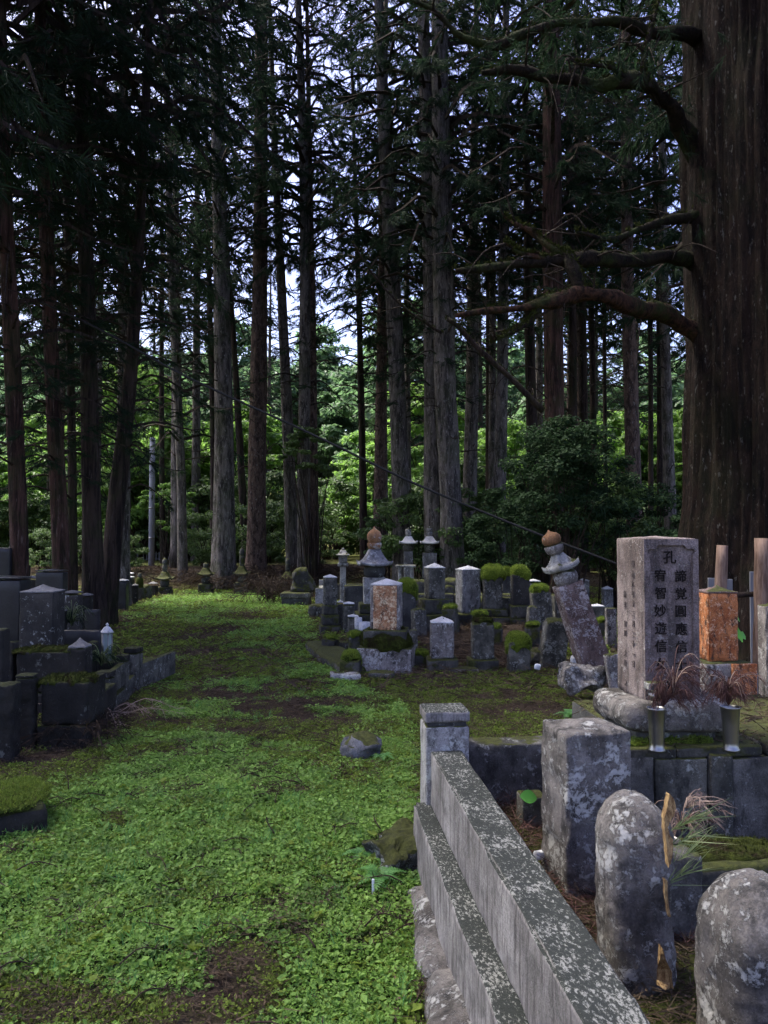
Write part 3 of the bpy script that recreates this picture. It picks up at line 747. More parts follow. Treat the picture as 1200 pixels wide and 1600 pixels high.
def flake(outline, Y, th, label, bend=.0):
    """a broken, jagged plate with its own thickness"""
    import mathutils
    rq = random.Random(len(label)); O = []
    for i in range(len(outline)):
        p, q = outline[i], outline[(i + 1) % len(outline)]
        for k in range(3): f_ = k / 3; O.append((p[0] + (q[0] - p[0]) * f_ + rq.uniform(-.8, .8), p[1] + (q[1] - p[1]) * f_ + rq.uniform(-.8, .8)))
    n = len(O); cx = sum(p[0] for p in O) / n
    P = [Vector(at(x, y, Y + bend * abs(x - cx) * .001)) for x, y in O]; base_ = sum(P, Vector()) / n; P = [p - base_ for p in P]
    tri = mathutils.geometry.tessellate_polygon([[Vector((p.x, p.z, 0)) for p in P]]); me = bpy.data.meshes.new('flake')
    me.from_pydata([tuple(p) for p in P] + [(p.x * .9, th + rq.uniform(0, .004), p.z * .96) for p in P], [], [tuple(t_) for t_ in tri] + [tuple(i + n for i in reversed(t_)) for t_ in tri] + [(i, (i + 1) % n, (i + 1) % n + n, i + n) for i in range(n)])
    import bmesh as _b; bm = _b.new(); bm.from_mesh(me); _b.ops.recalc_face_normals(bm, faces=bm.faces); bm.to_mesh(me); bm.free(); me.update()
    return tag(link('bark_flake', me, M['goldwood'], None, base_), label, 'bark flake')
flake([(1047, 1240), (1054, 1250), (1056, 1263), (1052, 1276), (1046, 1285), (1044, 1292), (1046, 1303), (1051, 1312), (1052, 1328), (1049, 1347), (1045, 1356), (1043, 1335), (1040, 1310), (1039, 1292), (1038, 1280), (1042, 1262), (1045, 1250)], 2.44, .03, 'jagged pale gold flake of bark along the upper right edge of the round stone')
flake([(1037, 1372), (1042, 1375), (1044, 1400), (1048, 1432), (1045, 1433), (1040, 1405)], 2.44, .012, 'thin orange sliver of bark hanging under the pale gold flake')
flake([(1033, 1480), (1036, 1484), (1040, 1500), (1050, 1518), (1051, 1542), (1040, 1547), (1026, 1538), (1026, 1515), (1031, 1498)], 2.36, .012, 'broad brown-gold bark flake at the foot of the round stone', 4)

# platform of upright slabs under the tall stele
PF = thing('grave_platform', 'dark damp platform of upright slabs carrying the tall inscribed stele', 'grave platform', plot(0, 0), (0, 0, YAW))
x0 = 1.30
for k, (w_, dz, mt) in enumerate([(.13, .0, 'granite_damp'), (.16, .0, 'slab_dark'), (.26, -.012, 'granite_damp'), (.115, .004, 'granite_damp'), (.34, -.02, 'slab_dark'), (.5, .0, 'granite_damp'), (.5, -.01, 'slab_dark')]):
    part('slab', rbox(w_ - .006, .14, .50 + dz, .010, 6, .006, 50 + k, chip=.012, rs=9), M[mt], PF, (x0 + w_ / 2, 3.52 - (.02 if k == 3 else 0), .02)); x0 += w_
part('coping', rbox(.34, .26, .055, .012, 6, .004, 60, chip=.01), M['plinth'], PF, (1.53, 3.585, .505))
part('coping', rbox(.42, .40, .052, .012, 6, .004, 61, chip=.01), M['plinth'], PF, (1.915, 3.66, .506))
part('coping', rbox(1.1, .40, .060, .012, 6, .005, 62, chip=.01), M['granite_damp'], PF, (2.70, 3.66, .50))
part('fill', rbox(1.7, .85, .50, .02, 6, .01, 63), M['granite_dark'], PF, (2.44, 4.17, .04))
for k in range(4):
    VF = moss_cap(.16 + .05 * (k % 2), .09, .022, 70 + k, .1); o = part('moss_cushion', VF, M['moss'], PF, (1.38 + .15 * k, 3.53 + .01 * k, .556))
    moss_fuzz(VF, 20000, .012, o, M['cover_y'], 70 + k)
rngz = np.random.RandomState(77); nz_ = 900; Cz = np.stack([1.55 + 1.6 * rngz.rand(nz_), 3.48 + 1.1 * rngz.rand(nz_), .560 + .012 * rngz.rand(nz_)], 1); Cz[Cz[:, 1] > 3.75, 2] -= .015
Dz = rngz.normal(0, 1, (nz_, 3)); Dz[:, 2] *= .12; Dz /= np.linalg.norm(Dz, axis=1, keepdims=True); VV, T_ = blades(Cz, Dz, 3, .07, .005, .3, rngz, 0)
o = link('fallen_needles', mk('fallen_needles', VV, T_, False), M['litter'], PF); o['kind'] = 'stuff'
# low step in front of the platform with a shallow water stone
ST = thing('mossy_step_stone', 'low mossy step stone before the dark platform, half hidden by the round stones', 'stone', plot(1.62, 3.08, .05), (0, 0, YAW))
part('body', rbox(.62, .30, .19, .03, 7, .010, 81, chip=.015), M['plinth'], ST)
VF = moss_cap(.46, .22, .035, 82, .1); o = part('moss_cushion', VF, M['moss_dark'], ST, (.10, 0, .185)); moss_fuzz(VF, 9000, .010, o, M['moss_dark'], 9)
WB = thing('water_basin', 'grey stone block with shiny water in two hollows behind the round stone', 'basin', plot(1.31, 2.83, .04), (0, 0, YAW))
part('body', rbox(.24, .24, .34, .02, 8, .008, 84, chip=.012), M['slab_dark'], WB)
for k, (dx, dy) in enumerate(((-.045, .0), (.06, .02))):
    V, Q = lathe([(0, .0), (.034, .0), (.040, .004)], 18); part('water', (V, Q), M['steel'], WB, (dx, dy, .341))

# the tall stele
SX, SYY, _ = plot(1.30 + .46, 3.93)
sx = X(1047, 3.75) + .0
SL = thing('inscribed_stele', 'tall reddish granite stele with black carved characters in a notched panel', 'gravestone', (X(1047, 3.75) - .016, 3.75 + .16, .555), (0, 0, YAW))
part('foot_stone', rbox(.40, .40, .06, .01, 5, .004, 90), M['granite_dark'], SL, (0, 0, 0))
V, Q = rbox(.56, .46, .145, .055, 14, .0, 91); V = V + np.stack([fbm(V, 8, 4, k) for k in range(3)], 1) * .022
part('base', (V, Q), M['field_stone'], SL, (0.01, -.02, .05))
bw, bd, bh = .282, .315, .785; zb = .19
# shaft: a core plus a raised frame that leaves the panel with notched upper corners sunk 12 mm
part('shaft', rbox(bw, bd, bh, .008, 14, .0025, 92, chip=.004, rs=16, cap='pyr', caph=.012), M['stele_stone'], SL, (0, 0, zb))
def frame_mesh(w, h, t, m=.030, notch=.045, top=.030):
    """flat frame with a stepped, rounded shoulder at each upper corner, extruded by t"""
    outer = [(-w / 2, 0), (w / 2, 0), (w / 2, h), (-w / 2, h)]
    iw = w / 2 - m; it = h - top
    arc = lambda cx, cz, r, a0, a1, n=6: [(cx + r * math.cos(a0 + (a1 - a0) * k / n), cz + r * math.sin(a0 + (a1 - a0) * k / n)) for k in range(n + 1)]
    r = notch * .55
    inner = [(-iw, 0), (-iw, it - notch)] + arc(-iw + r * .0 + r * .25, it - notch + r * .25, r * .9, math.pi, math.pi / 2)[1:-1] + [(-iw + r * 1.15, it - notch + r * 1.1), (-iw + notch * .9, it)]
    innerR = [(-x, z) for x, z in reversed(inner)]
    loop = [(-w / 2, 0), (-w / 2, h), (w / 2, h), (w / 2, 0)] + [(x, z) for x, z in reversed(inner + innerR)]
    n = len(loop); V = [(x, 0, z) for x, z in loop] + [(x, -t, z) for x, z in loop]
    import mathutils
    tri = mathutils.geometry.tessellate_polygon([[Vector((x, z, 0)) for x, z in loop]])
    me = bpy.data.meshes.new('panel_frame')
    faces = [tuple(i for i in q) for q in tri] + [tuple(i + n for i in reversed(q)) for q in tri] + [(i, (i + 1) % n, (i + 1) % n + n, i + n) for i in range(n)]
    me.from_pydata(V, [], faces); me.update()
    import bmesh as _b; bm = _b.new(); bm.from_mesh(me); _b.ops.recalc_face_normals(bm, faces=bm.faces); bm.to_mesh(me); bm.free()
    return me
link('panel_frame', frame_mesh(bw - .006, bh - .004, .018), M['stele_stone'], SL, (0, -bd / 2 + .002, zb + .001))
def text_part(name, chars, size, pitch, loc, rot, parent, mat, ext=.0016, sx=1.0):
    from mathutils import Euler
    Mr = Euler(rot).to_matrix()
    for i, ch in enumerate(chars):
        if ch == ' ': continue
        cu = bpy.data.curves.new('glyph', 'FONT'); cu.body = ch; cu.size = size; cu.extrude = ext; cu.align_x = 'CENTER'; cu.resolution_u = 3; cu.offset = size * .012
        o = bpy.data.objects.new('glyph', cu); COL.objects.link(o)
        dg = bpy.context.evaluated_depsgraph_get(); me = bpy.data.meshes.new_from_object(o.evaluated_get(dg))
        if len(me.vertices):
            v = np.empty(len(me.vertices) * 3); me.vertices.foreach_get('co', v); v = v.reshape(-1, 3); me.calc_loop_triangles()
            tr = np.empty(len(me.loop_triangles) * 3, dtype=np.int32); me.loop_triangles.foreach_get('vertices', tr)
            cx = (v[:, 0].min() + v[:, 0].max()) / 2; cy_ = (v[:, 1].min() + v[:, 1].max()) / 2
            P = np.stack([(v[:, 0] - cx) * sx, -v[:, 2], v[:, 1] - cy_], 1)
            a = .03 * math.sin(i * 1.7); P[:, 2] += P[:, 0] * a; P[:, 0] += .0012 * math.sin(i * 2.3)
            link(name, mk(name, P, tr.reshape(-1, 3), False), mat, parent, Vector(loc) + Mr @ Vector((0, 0, -i * pitch)), rot)
        bpy.data.objects.remove(o); bpy.data.curves.remove(cu); bpy.data.meshes.remove(me)
fy = -bd / 2 - .0028
text_part('carved_character', '諦覚圓應信士', .062, .0858, (.052, fy, zb + .602), (0, 0, 0), SL, M['ink'])
text_part('carved_character', '宥智妙遊信女', .062, .0858, (-.052, fy, zb + .606), (0, 0, 0), SL, M['ink'])
text_part('carved_character', '孔', .068, .08, (-.002, fy, zb + .694), (0, 0, 0), SL, M['ink'])
text_part('carved_character', '位', .062, .08, (.004, fy, zb + .085), (0, 0, 0), SL, M['ink'])
text_part('carved_character', '明治九年十二月二十一日', .036, .050, (-bw / 2 - .0030, -.055, zb + .66), (0, 0, -math.pi / 2), SL, M['carve'], sx=.9)
text_part('carved_character', '施主 宣川 大阪 之建', .036, .050, (-bw / 2 - .0030, .045, zb + .50), (0, 0, -math.pi / 2), SL, M['carve'], sx=.9)

# steel flower vases with withered flowers
def vase(label, px, Y, w, h, z0):
    T = thing('flower_vase', label, 'vase', (X(px, Y), Y, z0), (R.uniform(-.02, .02), R.uniform(-.02, .02), 0), None)
    r = w / 2
    V, Q = lathe([(0, 0), (r * .86, 0), (r * .88, .008), (r * .76, .013), (r * .76, h * .2), (r * .84, h * .6), (r * .98, h * .97), (r * 1.06, h), (r * .99, h), (r * .9, h * .96), (r * .76, h * .5), (0, h * .45)], 28)
    part('body', (V, Q), M['steel'], T); return T
vase('steel vase in front of the stele, the left one beside the little steel cup', 1023, 3.545, .086, .195, .560)
vase('steel vase right of the stele, filled with a fan of dry stems', 1138, 3.55, .088, .200, .560)
CUPO = thing('candle_cup', 'small square-lidded steel candle cup standing before the stele', 'candle cup', (X(1022, 3.66), 3.66, .765), (0, 0, .1))
V, Q = lathe([(0, 0), (.028, 0), (.038, .040), (.034, .040), (0, .010)], 20); part('bowl', (V, Q), M['steel'], CUPO)
part('lid', rbox(.092, .06, .034, .006, 4, .001, 95), M['granite_light'], CUPO, (0, .0, .052))
def bouquet(name, label, cat, px, py, Y, n, L, mats, seed, lean=0.0, arch=1.0, up=.5, thick=.0016, drop=.25):
    rng = np.random.RandomState(seed); x, y, z = at(px, py, Y)
    mb = MB()
    for k in range(n):
        a = rng.rand() * 6.283; l = L * (.5 + .7 * rng.rand()); o = rng.rand()
        h = l * up * (.5 + .8 * rng.rand()); ex = math.cos(a) * l * (.5 + .6 * o) + lean * l; ey = math.sin(a) * l * .45
        p = curve_pts([(0, 0, 0), (ex * .25, ey * .25, h * .75), (ex * .65, ey * .65, h), (ex, ey, h - arch * drop * l * (1 + rng.rand()))], 9)
        V, Fq = tube(p, np.linspace(thick * 1.3, thick * .5, 9), 3); mb.add(V, Fq, 0 if rng.rand() < .6 else 1)
        if rng.rand() < .5:
            VV, T = blades(p[4:8], np.tile((p[-1] - p[-3]) / (np.linalg.norm(p[-1] - p[-3]) + 1e-9), (4, 1)), 5, L * .28, .003, .35, rng, .3); mb.add(VV, T, 1)
    o = link(name, mb.mesh(name), mats, None, (x, y, z)); return tag(o, label, cat)
bouquet('withered_flowers', 'drooping withered flower stems spilling right out of the left vase', 'dried flowers', 1036, 1104, 3.545, 60, .17, [M['straw_dark'], M['straw_dark']], 1, .55, 1.3, .75)
bouquet('withered_flowers', 'pale broken straws standing out of the left vase bunch', 'dried flowers', 1052, 1085, 3.52, 14, .17, [M['straw'], M['straw_dark']], 2, .25, .5, .9, .0020)
bouquet('withered_flowers', 'fan of withered dark stems filling the right vase', 'dried flowers', 1138, 1102, 3.55, 70, .15, [M['straw_dark'], M['straw_dark']], 3, .12, .8, .75)
bouquet('withered_flowers', 'pinkish dry blades arching over the rim of the right vase', 'dried flowers', 1138, 1078, 3.53, 26, .17, [M['straw'], M['straw_dark']], 4, .2, 1.0, .45, .0019)
bouquet('withered_flowers', 'tuft of dead red-brown stems behind the gold-edged stone', 'dried flowers', 1065, 1300, 2.62, 34, .13, [M['straw_dark'], M['straw']], 5, .35, .5, .6)
bouquet('withered_flowers', 'pale straws curving right above the pine sprig', 'dried flowers', 1072, 1262, 2.60, 9, .13, [M['straw'], M['straw']], 6, .9, .4, .35, .002)
rngp = np.random.RandomState(8)
pc = np.array([at(1050, 1375 - 26 * k, 2.50) for k in range(4)]); VV, T = blades(np.repeat(pc, 5, 0), np.tile([.75, -.2, .55], (20, 1)), 3, .13, .005, .32, rngp, .0)
tag(link('pine_sprig', mk('pine_sprig', VV, T, False), M['pine_green']), 'green pine sprig of long needles beside the gold-edged stone', 'pine sprig')
# things lying in the near plot
rngq = np.random.RandomState(9)
def litter_patch(name, label, a0, a1, b0, b1, n, L, W, mats, seed, zup=.05):
    rng = np.random.RandomState(seed); a = a0 + (a1 - a0) * rng.rand(n); b = b0 + (b1 - b0) * rng.rand(n); xy = np.array([plot(p, q)[:2] for p, q in zip(a, b)])
    C = np.stack([xy[:, 0], xy[:, 1], gz(xy[:, 0], xy[:, 1]) + zup * rng.rand(n) ** 2 + .004], 1)
    D = rng.normal(0, 1, (n, 3)); D[:, 2] *= .25; D /= np.linalg.norm(D, axis=1, keepdims=True)
    VV, T = blades(C, D, 3, L, W, .35, rng, 0); o = link(name, mk(name, VV, T, False), mats); o['kind'] = 'stuff'; return o
litter_patch('fallen_cedar_litter', '', .80, 1.75, 2.6, 4.02, 1500, .09, .004, M['straw_dark'], 21)
litter_patch('fallen_cedar_litter', '', .80, 2.6, 1.4, 3.4, 2200, .07, .004, M['litter'], 22)
def big_leaf(label, px, py, Y, size, rz, mat='fresh_leaf', lobes=False, roll=0.2):
    n = 14; tt = np.linspace(0, 1, n); w = np.sin(tt * math.pi) ** .8 * .38
    if lobes: w = w * (1 + .35 * np.sin(tt * 16))
    P = np.stack([tt - .5, 0 * tt, -.25 * (tt - .5) ** 2], 1)
    V = np.concatenate([P + np.stack([0 * tt, w, .12 * w], 1), P, P - np.stack([0 * tt, w, -.12 * w], 1)]) * size
    i = np.arange(n - 1); Q = np.concatenate([np.stack([i + k * n, i + k * n + 1, i + (k + 1) * n + 1, i + (k + 1) * n], 1) for k in range(2)])
    o = link('green_leaf', mk('green_leaf', V, Q), M[mat], None, at(px, py, Y), (roll, .15, rz)); return tag(o, label, 'leaf')
big_leaf('single fresh green leaf lying by the dark back slab of the plot', 826, 1245, 3.75, .088, .1, roll=.9)
tag(rock('pebble', .045, .04, .03, at(843, 1340, 3.35), (0, 0, .3), M['white_cap'], None, 33), 'small white pebble against the foot of the square marker', 'pebble')
SB = thing('small_stone_block', 'small stone block standing just behind the square marker stone', 'stone', plot(1.10, 3.78, .05), (0, 0, YAW)); part('body', rbox(.12, .12, .21, .01, 6, .004, 99), M['granite_damp'], SB)

# orange stone beyond the stele
T = tomb('orange_gravestone', 'bright orange lichen-covered square pillar right behind the stele', 'gravestone', 1120, 1100, [
    (B, 90, 1078, 1110, 'granite_damp', {'d': 1.0}), (B, 76, 1030, 1078, 'speckled', {'d': .9, 'name': 'base', 'chip': .01}),
    (B, 47, 916, 1030, 'orange_stone', {'dx': -2, 'd': .9, 'name': 'shaft', 'cap': 'curve', 'caph': 9, 'topmat': 'red_stone', 'r': .01})], Y=4.95, yaw=.08)
part('orange_corner', rbox(.16, .02, .19, .004, 8, .004, 101), M['orange_stone'], T, (.085, -.150, Z(1078, 4.95) - T.location.z))
tomb('edge_gravestone', 'narrow grey gravestone cut by the right edge of the photo', 'gravestone', 1203, 1090, [(B, 30, 940, 1095, 'speckled', {'name': 'shaft', 'cap': 'curve', 'caph': 6})], Y=5.2)
def stake(label, px0, py0, px1, py1, Y, r, mat='wood', name='wooden_post'):
    a = at(px0, py0, Y); b = at(px1, py1, Y); V, Fq = tube(curve_pts([(0, 0, 0), tuple(np.array(b) - a)], 8), np.linspace(r * 1.1, r, 8), 12, 3, r * .18, 9)
    o = link(name, mk(name, V, Fq), M[mat], None, a); return tag(o, label, 'post')
stake('short reddish log post standing just behind the orange gravestone', 1120, 1040, 1129, 852, 6.3, .046)
stake('thick reddish log post at the right edge behind the graves', 1190, 1050, 1192, 841, 6.3, .062)
V, Fq = tube(curve_pts([at(1105, 934, 6.38), at(1150, 930, 6.36), at(1250, 924, 6.36)], 8), np.full(8, .022), 8, 1, .004); tag(link('cross_pole', mk('cross_pole', V, Fq), M['bark_dark']), 'dark thin pole tied across behind the two log posts', 'pole')
for lab, px, t0, b0, w in [('grey flat board sticking up left of the right-hand log post', 1178, 893, 1010, .055), ('grey wooden tablet behind the short log post', 1113, 903, 1020, .06), ('pale board end right of the short log post', 1141, 905, 1020, .05)]:
    x, y, z = at(px, b0, 6.55); o = link('wooden_tablet', mk('wooden_tablet', *rbox(w, .018, Z(t0, 6.55) - gz1(x, y) + .02, .003, 4, .001, 5)), M['greywood'], None, (x, y, gz1(x, y) - .02)); tag(o, lab, 'board')
big_leaf('lobed green leaf hanging beside the orange gravestone, the lower one', 1155, 992, 5.3, .12, .3, 'fresh_leaf', True, 1.0)
big_leaf('upper small green leaf beside the orange gravestone', 1150, 962, 5.3, .10, .8, 'fresh_leaf', True, 1.1)

# leaning five-ring tower
Y = 8.8; gx = X(925, Y); g = gz1(gx, Y); s = Y / F
LT = thing('leaning_grave_tower', 'tall reddish five-piece grave tower leaning steeply to the left with ochre top', 'grave tower', (X(936, Y), Y, Z(1068, Y)), (-.03, -.315, .10))
z = 0
for k, (kind, w, h, mt) in enumerate([('shaft', 47, 163, 'red_stone'), ('ball', 38, 25, 'speckled'), ('roof', 46, 27, 'granite_light'), ('bowl', 30, 15, 'speckled'), ('jewel', 30, 25, 'ochre_jewel')]):
    W = w * s; h_ = h * s
    if kind == 'shaft': part('shaft', rbox(W, W * .8, h_, .012, 9, .008, 110, taper=.13, chip=.012), M[mt], LT, (0, 0, z)); text_part('carved_character', '南無阿弥陀佛', .11, .165, (0, -W * .375, h_ * .86), (-.055, 0, 0), LT, M['carve2'])
    elif kind == 'ball': part('round_stone', sphere_piece(W, h_), M[mt], LT, (.01, 0, z))
    elif kind == 'roof': part('roof', roof_piece(W * .92, h_, .20, .30), M[mt], LT, (.0, 0, z), (0, 0, .35))
    elif kind == 'bowl': part('bowl', bowl_piece(W, h_), M[mt], LT, (-.01, 0, z))
    else: part('jewel', jewel_piece(W, h_), M[mt], LT, (-.01, 0, z))
    z += h_ * .985
rock('rough_rock', .42, .40, .26, at(908, 1078, 7.6), (0, 0, .2), M['field_stone'], None, 41, .25, 'rough grey rock lying at the foot of the leaning tower', 'rock')
tomb('leaning_slab', 'pale slab tilted behind the left edge of the stele', 'stone', 968, 1075, [(B, 26, 1020, 1078, 'speckled', {'d': .5, 'name': 'body'})], Y=7.4, tilt=(0, -.16))
tag(rock('white_stone', .13, .10, .11, at(900, 1040, 8.9), (0, 0, 0), M['white_cap'], None, 42), 'small white stone with a dark hollow left of the leaning tower', 'stone')

# ------------------------------------------------------------------ middle graves
GR = 'gravestones in the mossy rows'
tomb('front_gravestone', 'square pillar gravestone with gold-orange lichen face on a moss-skirted concrete base', 'gravestone', 604, 1046, [
    (B, 84, 1008, 1046, 'speckled', {'name': 'base', 'r': .02, 'chip': .02, 'd': .8}),
    (B, 66, 982, 1008, 'plinth', {'name': 'plinth', 'd': .85}),
    (B, 46, 905, 984, 'speckled', {'name': 'shaft', 'cap': 'pyr', 'caph': 8, 'topmat': 'white_cap', 'r': .02, 'd': .9}),
    (B, 36, 914, 982, 'gold_stone', {'name': 'lichen_face', 'd': .06, 'dy': -.164, 'r': .004, 'rough': .004, 'chip': 0}),
    ('moss', 80, 979, 1002, 'moss_dark', {'over': .5, 'd': .85})], yaw=-.12)
tomb('grave_tower', 'tallest grave tower with orange jewel top and dark swept roof behind the gold-faced pillar', 'grave tower', 585, 970, [
    (B, 60, 957, 975, 'plinth'), (B, 48, 942, 957, 'plinth'), (B, 34, 902, 943, 'granite_light', {'name': 'shaft', 'r': .012}),
    ('sphere', 34, 881, 903, 'granite_dark'), ('roof', 50, 858, 884, 'roof_stone', {'lift': .22, 'th': .14, 'rz': .1}),
    ('bowl', 23, 848, 859, 'ochre_jewel'), ('jewel', 23, 822, 849, 'ochre_jewel')], Y=13.6, yaw=.08)
tomb('stone_lantern', 'small pale stone lantern on a post left of the tallest tower', 'stone lantern', 536, 912, [
    (B, 9, 884, 914, 'granite_light', {'name': 'post'}), (B, 16, 879, 885, 'granite', {'name': 'platform'}),
    (B, 13, 867, 880, 'granite', {'name': 'light_box'}), ('roof', 21, 859, 868, 'granite_light', {'lift': .1, 'th': .15}), ('jewel', 5, 855, 860, 'granite')], Y=18.5)
def simple(name, label, px, py, w, top, mat, cap='pyr', caph=4, topmat='white_cap', yaw=0, tilt=(0, 0), tiers=(), moss=None, Y=None, d=.9, cat='gravestone', taper=0.0, bulge=0.0, shb=None):
    L = [(B, a, b, c, m, {'d': .9}) for a, b, c, m in tiers]; bot = tiers[-1][1] if tiers else py
    L.append((B, w, top, (shb or bot) + .5, mat, {'name': 'shaft', 'cap': cap, 'caph': caph, 'topmat': topmat, 'd': d, 'taper': taper, 'bulge': bulge, 'rough': w * .0004, 'n': 7}))
    if moss: L.append(('moss', moss[0], moss[1], moss[2], moss[3] if len(moss) > 3 else 'moss', {'over': .12}))
    return tomb(name, label, cat, px, py, L, None, Y, yaw, tilt)
simple('gravestone', 'brown skylit-topped pillar on stepped mossy blocks at the left end of the row', 516, 990, 20, 898, 'granite_damp', tiers=[(32, 976, 994, 'plinth'), (27, 960, 976, 'plinth'), (23, 945, 960, 'plinth')], yaw=.2)
simple('stone_slab', 'dark upright slab right of the stepped brown pillar', 553, 958, 30, 914, 'granite_dark', cap=None, caph=0, topmat=None, d=.35, cat='stone slab', yaw=.1)
for k, (px, py, w, top, lab) in enumerate([(532, 988, 9, 941, 'leftmost skylit-topped fence post before the dark slab'), (545, 991, 17, 943, 'wider skylit-topped fence post in the middle of the small post row'), (552, 994, 16, 963, 'low skylit-topped fence post next to the round pots')]):
    simple('fence_post', lab, px, py, w, top, 'granite_damp', cap=None, caph=2.5, topmat='white_cap', cat='post', yaw=.1)
for k, (px, py, w, lab) in enumerate([(560, 985, 12, 'left white round stone pot by the low post'), (570, 992, 18, 'larger white stone pot with a dark hollow beside the gold-faced pillar')]):
    Yp = 1200 * 1.62 / (py + 12 - 835); T = thing('stone_pot', lab, 'pot', (X(px, Yp), Yp, gz1(X(px, Yp), Yp)))
    r = w / 2 * Yp / F; zt = Z(py - 20, Yp) - T.location.z; V, Q = lathe([(0, 0), (r * .8, 0), (r, zt * .7), (r * .98, zt), (r * .72, zt), (r * .66, zt * .8), (0, zt * .75)], 20); part('body', (V, Q), M['white_cap'], T)
    V, Q = lathe([(0, zt * .80), (r * .64, zt * .80), (r * .66, zt * .82)], 16); part('hollow', (V, Q), M['ink'], T)  # dark disc paints the shade inside the pot's opening
simple('mossy_block', 'mossy stone block left of the gold-faced pillar, below the pots', 557, 1022, 24, 992, 'plinth', cap=None, caph=0, topmat=None, moss=(24, 986, 992), cat='stone block', yaw=.15)
simple('mossy_block', 'small square block with bare flat top left of the mossy block', 536, 1018, 17, 1003, 'granite_damp', cap=None, caph=0, topmat=None, cat='stone block')
simple('mossy_block', 'dark cube with thick bright moss at the front left foot of the gold-faced pillar', 549, 1052, 32, 1030, 'plinth', cap=None, caph=0, topmat=None, moss=(28, 1016, 1030), cat='stone block', yaw=-.15)
simple('mossy_block', 'low dark block at the right foot of the gold-faced pillar', 657, 1042, 24, 1022, 'plinth', cap=None, caph=0, topmat=None, moss=(24, 1015, 1022), cat='stone block')
simple('thin_post_stone', 'thin dark upright stone at the right shoulder of the gold-faced pillar', 646, 1020, 12, 984, 'granite_damp', cap=None, caph=0, topmat=None, cat='stone')
rock('flat_stone', .34, .22, .07, ground_at(540, 1062), (0, 0, .1), M['granite_light'], None, 51, .1, 'flat pale stone lying before the bright moss cube', 'stone')
rock('flat_stone', .30, .20, .06, ground_at(597, 1058), (0, 0, -.1), M['granite_damp'], None, 52, .1, 'low flat stone in front of the concrete base', 'stone')
rock('flat_stone', .36, .20, .07, ground_at(722, 1052), (0, 0, .05), M['granite_damp'], None, 53, .1, 'flat stone edge behind the white scrap of paper', 'stone')
rock('mossy_curb', .40, 1.9, .20, (X(520, 10), 10.1, -.18), (0, 0, .30), M['plinth'], None, 54, .2, 'long mossy curb running back along the left of the graves', 'stone curb')
rock('mossy_step', .45, .4, .22, ground_at(500, 962), (0, 0, .1), M['plinth'], None, 55, .1, 'pale-edged step stone at the path left of the stepped pillar', 'stone')
rock('mossy_step', .5, .4, .26, (X(502, 15.4), 15.4, -.1), (0, 0, .1), M['granite_damp'], None, 56, .08, 'upper step stone below the small enclosure', 'stone')
pp = thing('paper_scrap', 'crumpled white paper scrap on the soil before the round-shouldered pillars', 'paper', ground_at(697, 1050))
part('sheet', (lambda V, Q: (V, Q))(*rbox(.13, .06, .05, .012, 4, .03, 7, rs=14)), M['white'], pp)

# small enclosure at the back left of the rows
E2 = thing('small_stone_enclosure', 'small enclosure of pale stone panels behind the stepped brown pillar', 'stone fence', (X(500, 16), 16, gz1(X(500, 16), 16)), (0, 0, .06))
for k in range(3): part('panel', rbox(.10, .9, .42, .01, 6, .006, 120 + k), M['granite_light'], E2, (-.02, .35 + k * .93, .0))
for k in range(3): part('panel', rbox(1.1, .10, .44, .01, 6, .006, 125 + k), M['granite_damp'], E2, (.62 + k * 1.13, 2.9, .0))
for a, b in ((0, -.2), (0, 2.9)): part('post', rbox(.17, .17, .55, .01, 5, .004, 130), M['granite_light'], E2, (a, b, 0))

simple('moss_ball_pillar', 'dark pillar hidden under a bright moss ball right behind the gold-faced pillar', 636, 985, 26, 922, 'granite_dark', cap=None, caph=0, topmat=None, moss=(31, 903, 923), Y=13.0)
def tower(label, px, py, Y, sc=1.0, mats=('granite', 'granite_damp', 'white_cap', 'granite', 'granite'), shw=14, mossy_=False, tops=None):
    t_, r0, b0, s0, sh0, base = tops
    L = [(B, 26 * sc, py - 6, py + 4, 'plinth'), (B, shw, sh0, py - 5, mats[0], {'name': 'shaft'}), ('sphere', 17 * sc, s0, sh0 + 1, mats[1]),
         ('roof', 29 * sc, b0, s0 + 1, mats[2], {'lift': .28, 'th': .18}), ('bowl', 10 * sc, r0, b0 + 1, mats[3]), ('jewel', 10 * sc, t_, r0 + 1, mats[4])]
    return tomb('grave_tower', label, 'grave tower', px, py, L, None, Y)
tower('left one of the twin white-roofed grave towers at the back', 638, 908, 20, tops=(824, 832, 838, 849, 861, 0))
tower('right one of the twin white-roofed grave towers at the back', 671, 908, 20, tops=(822, 831, 838, 849, 863, 0), shw=22)
TB = thing('stone_altar', 'thin-topped little stone altar below the left twin tower', 'stone altar', (X(634, 18), 18, gz1(X(634, 18), 18)))
part('top', rbox(.46, .3, .05, .01, 5, .003, 1), M['granite_light'], TB, (0, 0, Z(886, 18) - TB.location.z))
for dx in (-.14, .14): part('leg', rbox(.08, .2, Z(886, 18) - TB.location.z + .02, .01, 4, .003, 2), M['granite_light'], TB, (dx, 0, -.01))
simple('gravestone', 'pillar with skylit pyramid top on two mossy block tiers, right of the moss ball', 679, 990, 27, 880, 'granite_damp', caph=7, tiers=[(64, 958, 992, 'plinth'), (44, 935, 958, 'plinth')], yaw=.25, Y=13.2)
simple('gravestone', 'broad grey pillar with skylit pyramid top in the middle of the row', 731, 968, 31, 884, 'granite', caph=6, tiers=[(50, 957, 970, 'plinth')], yaw=.3, Y=13.8)
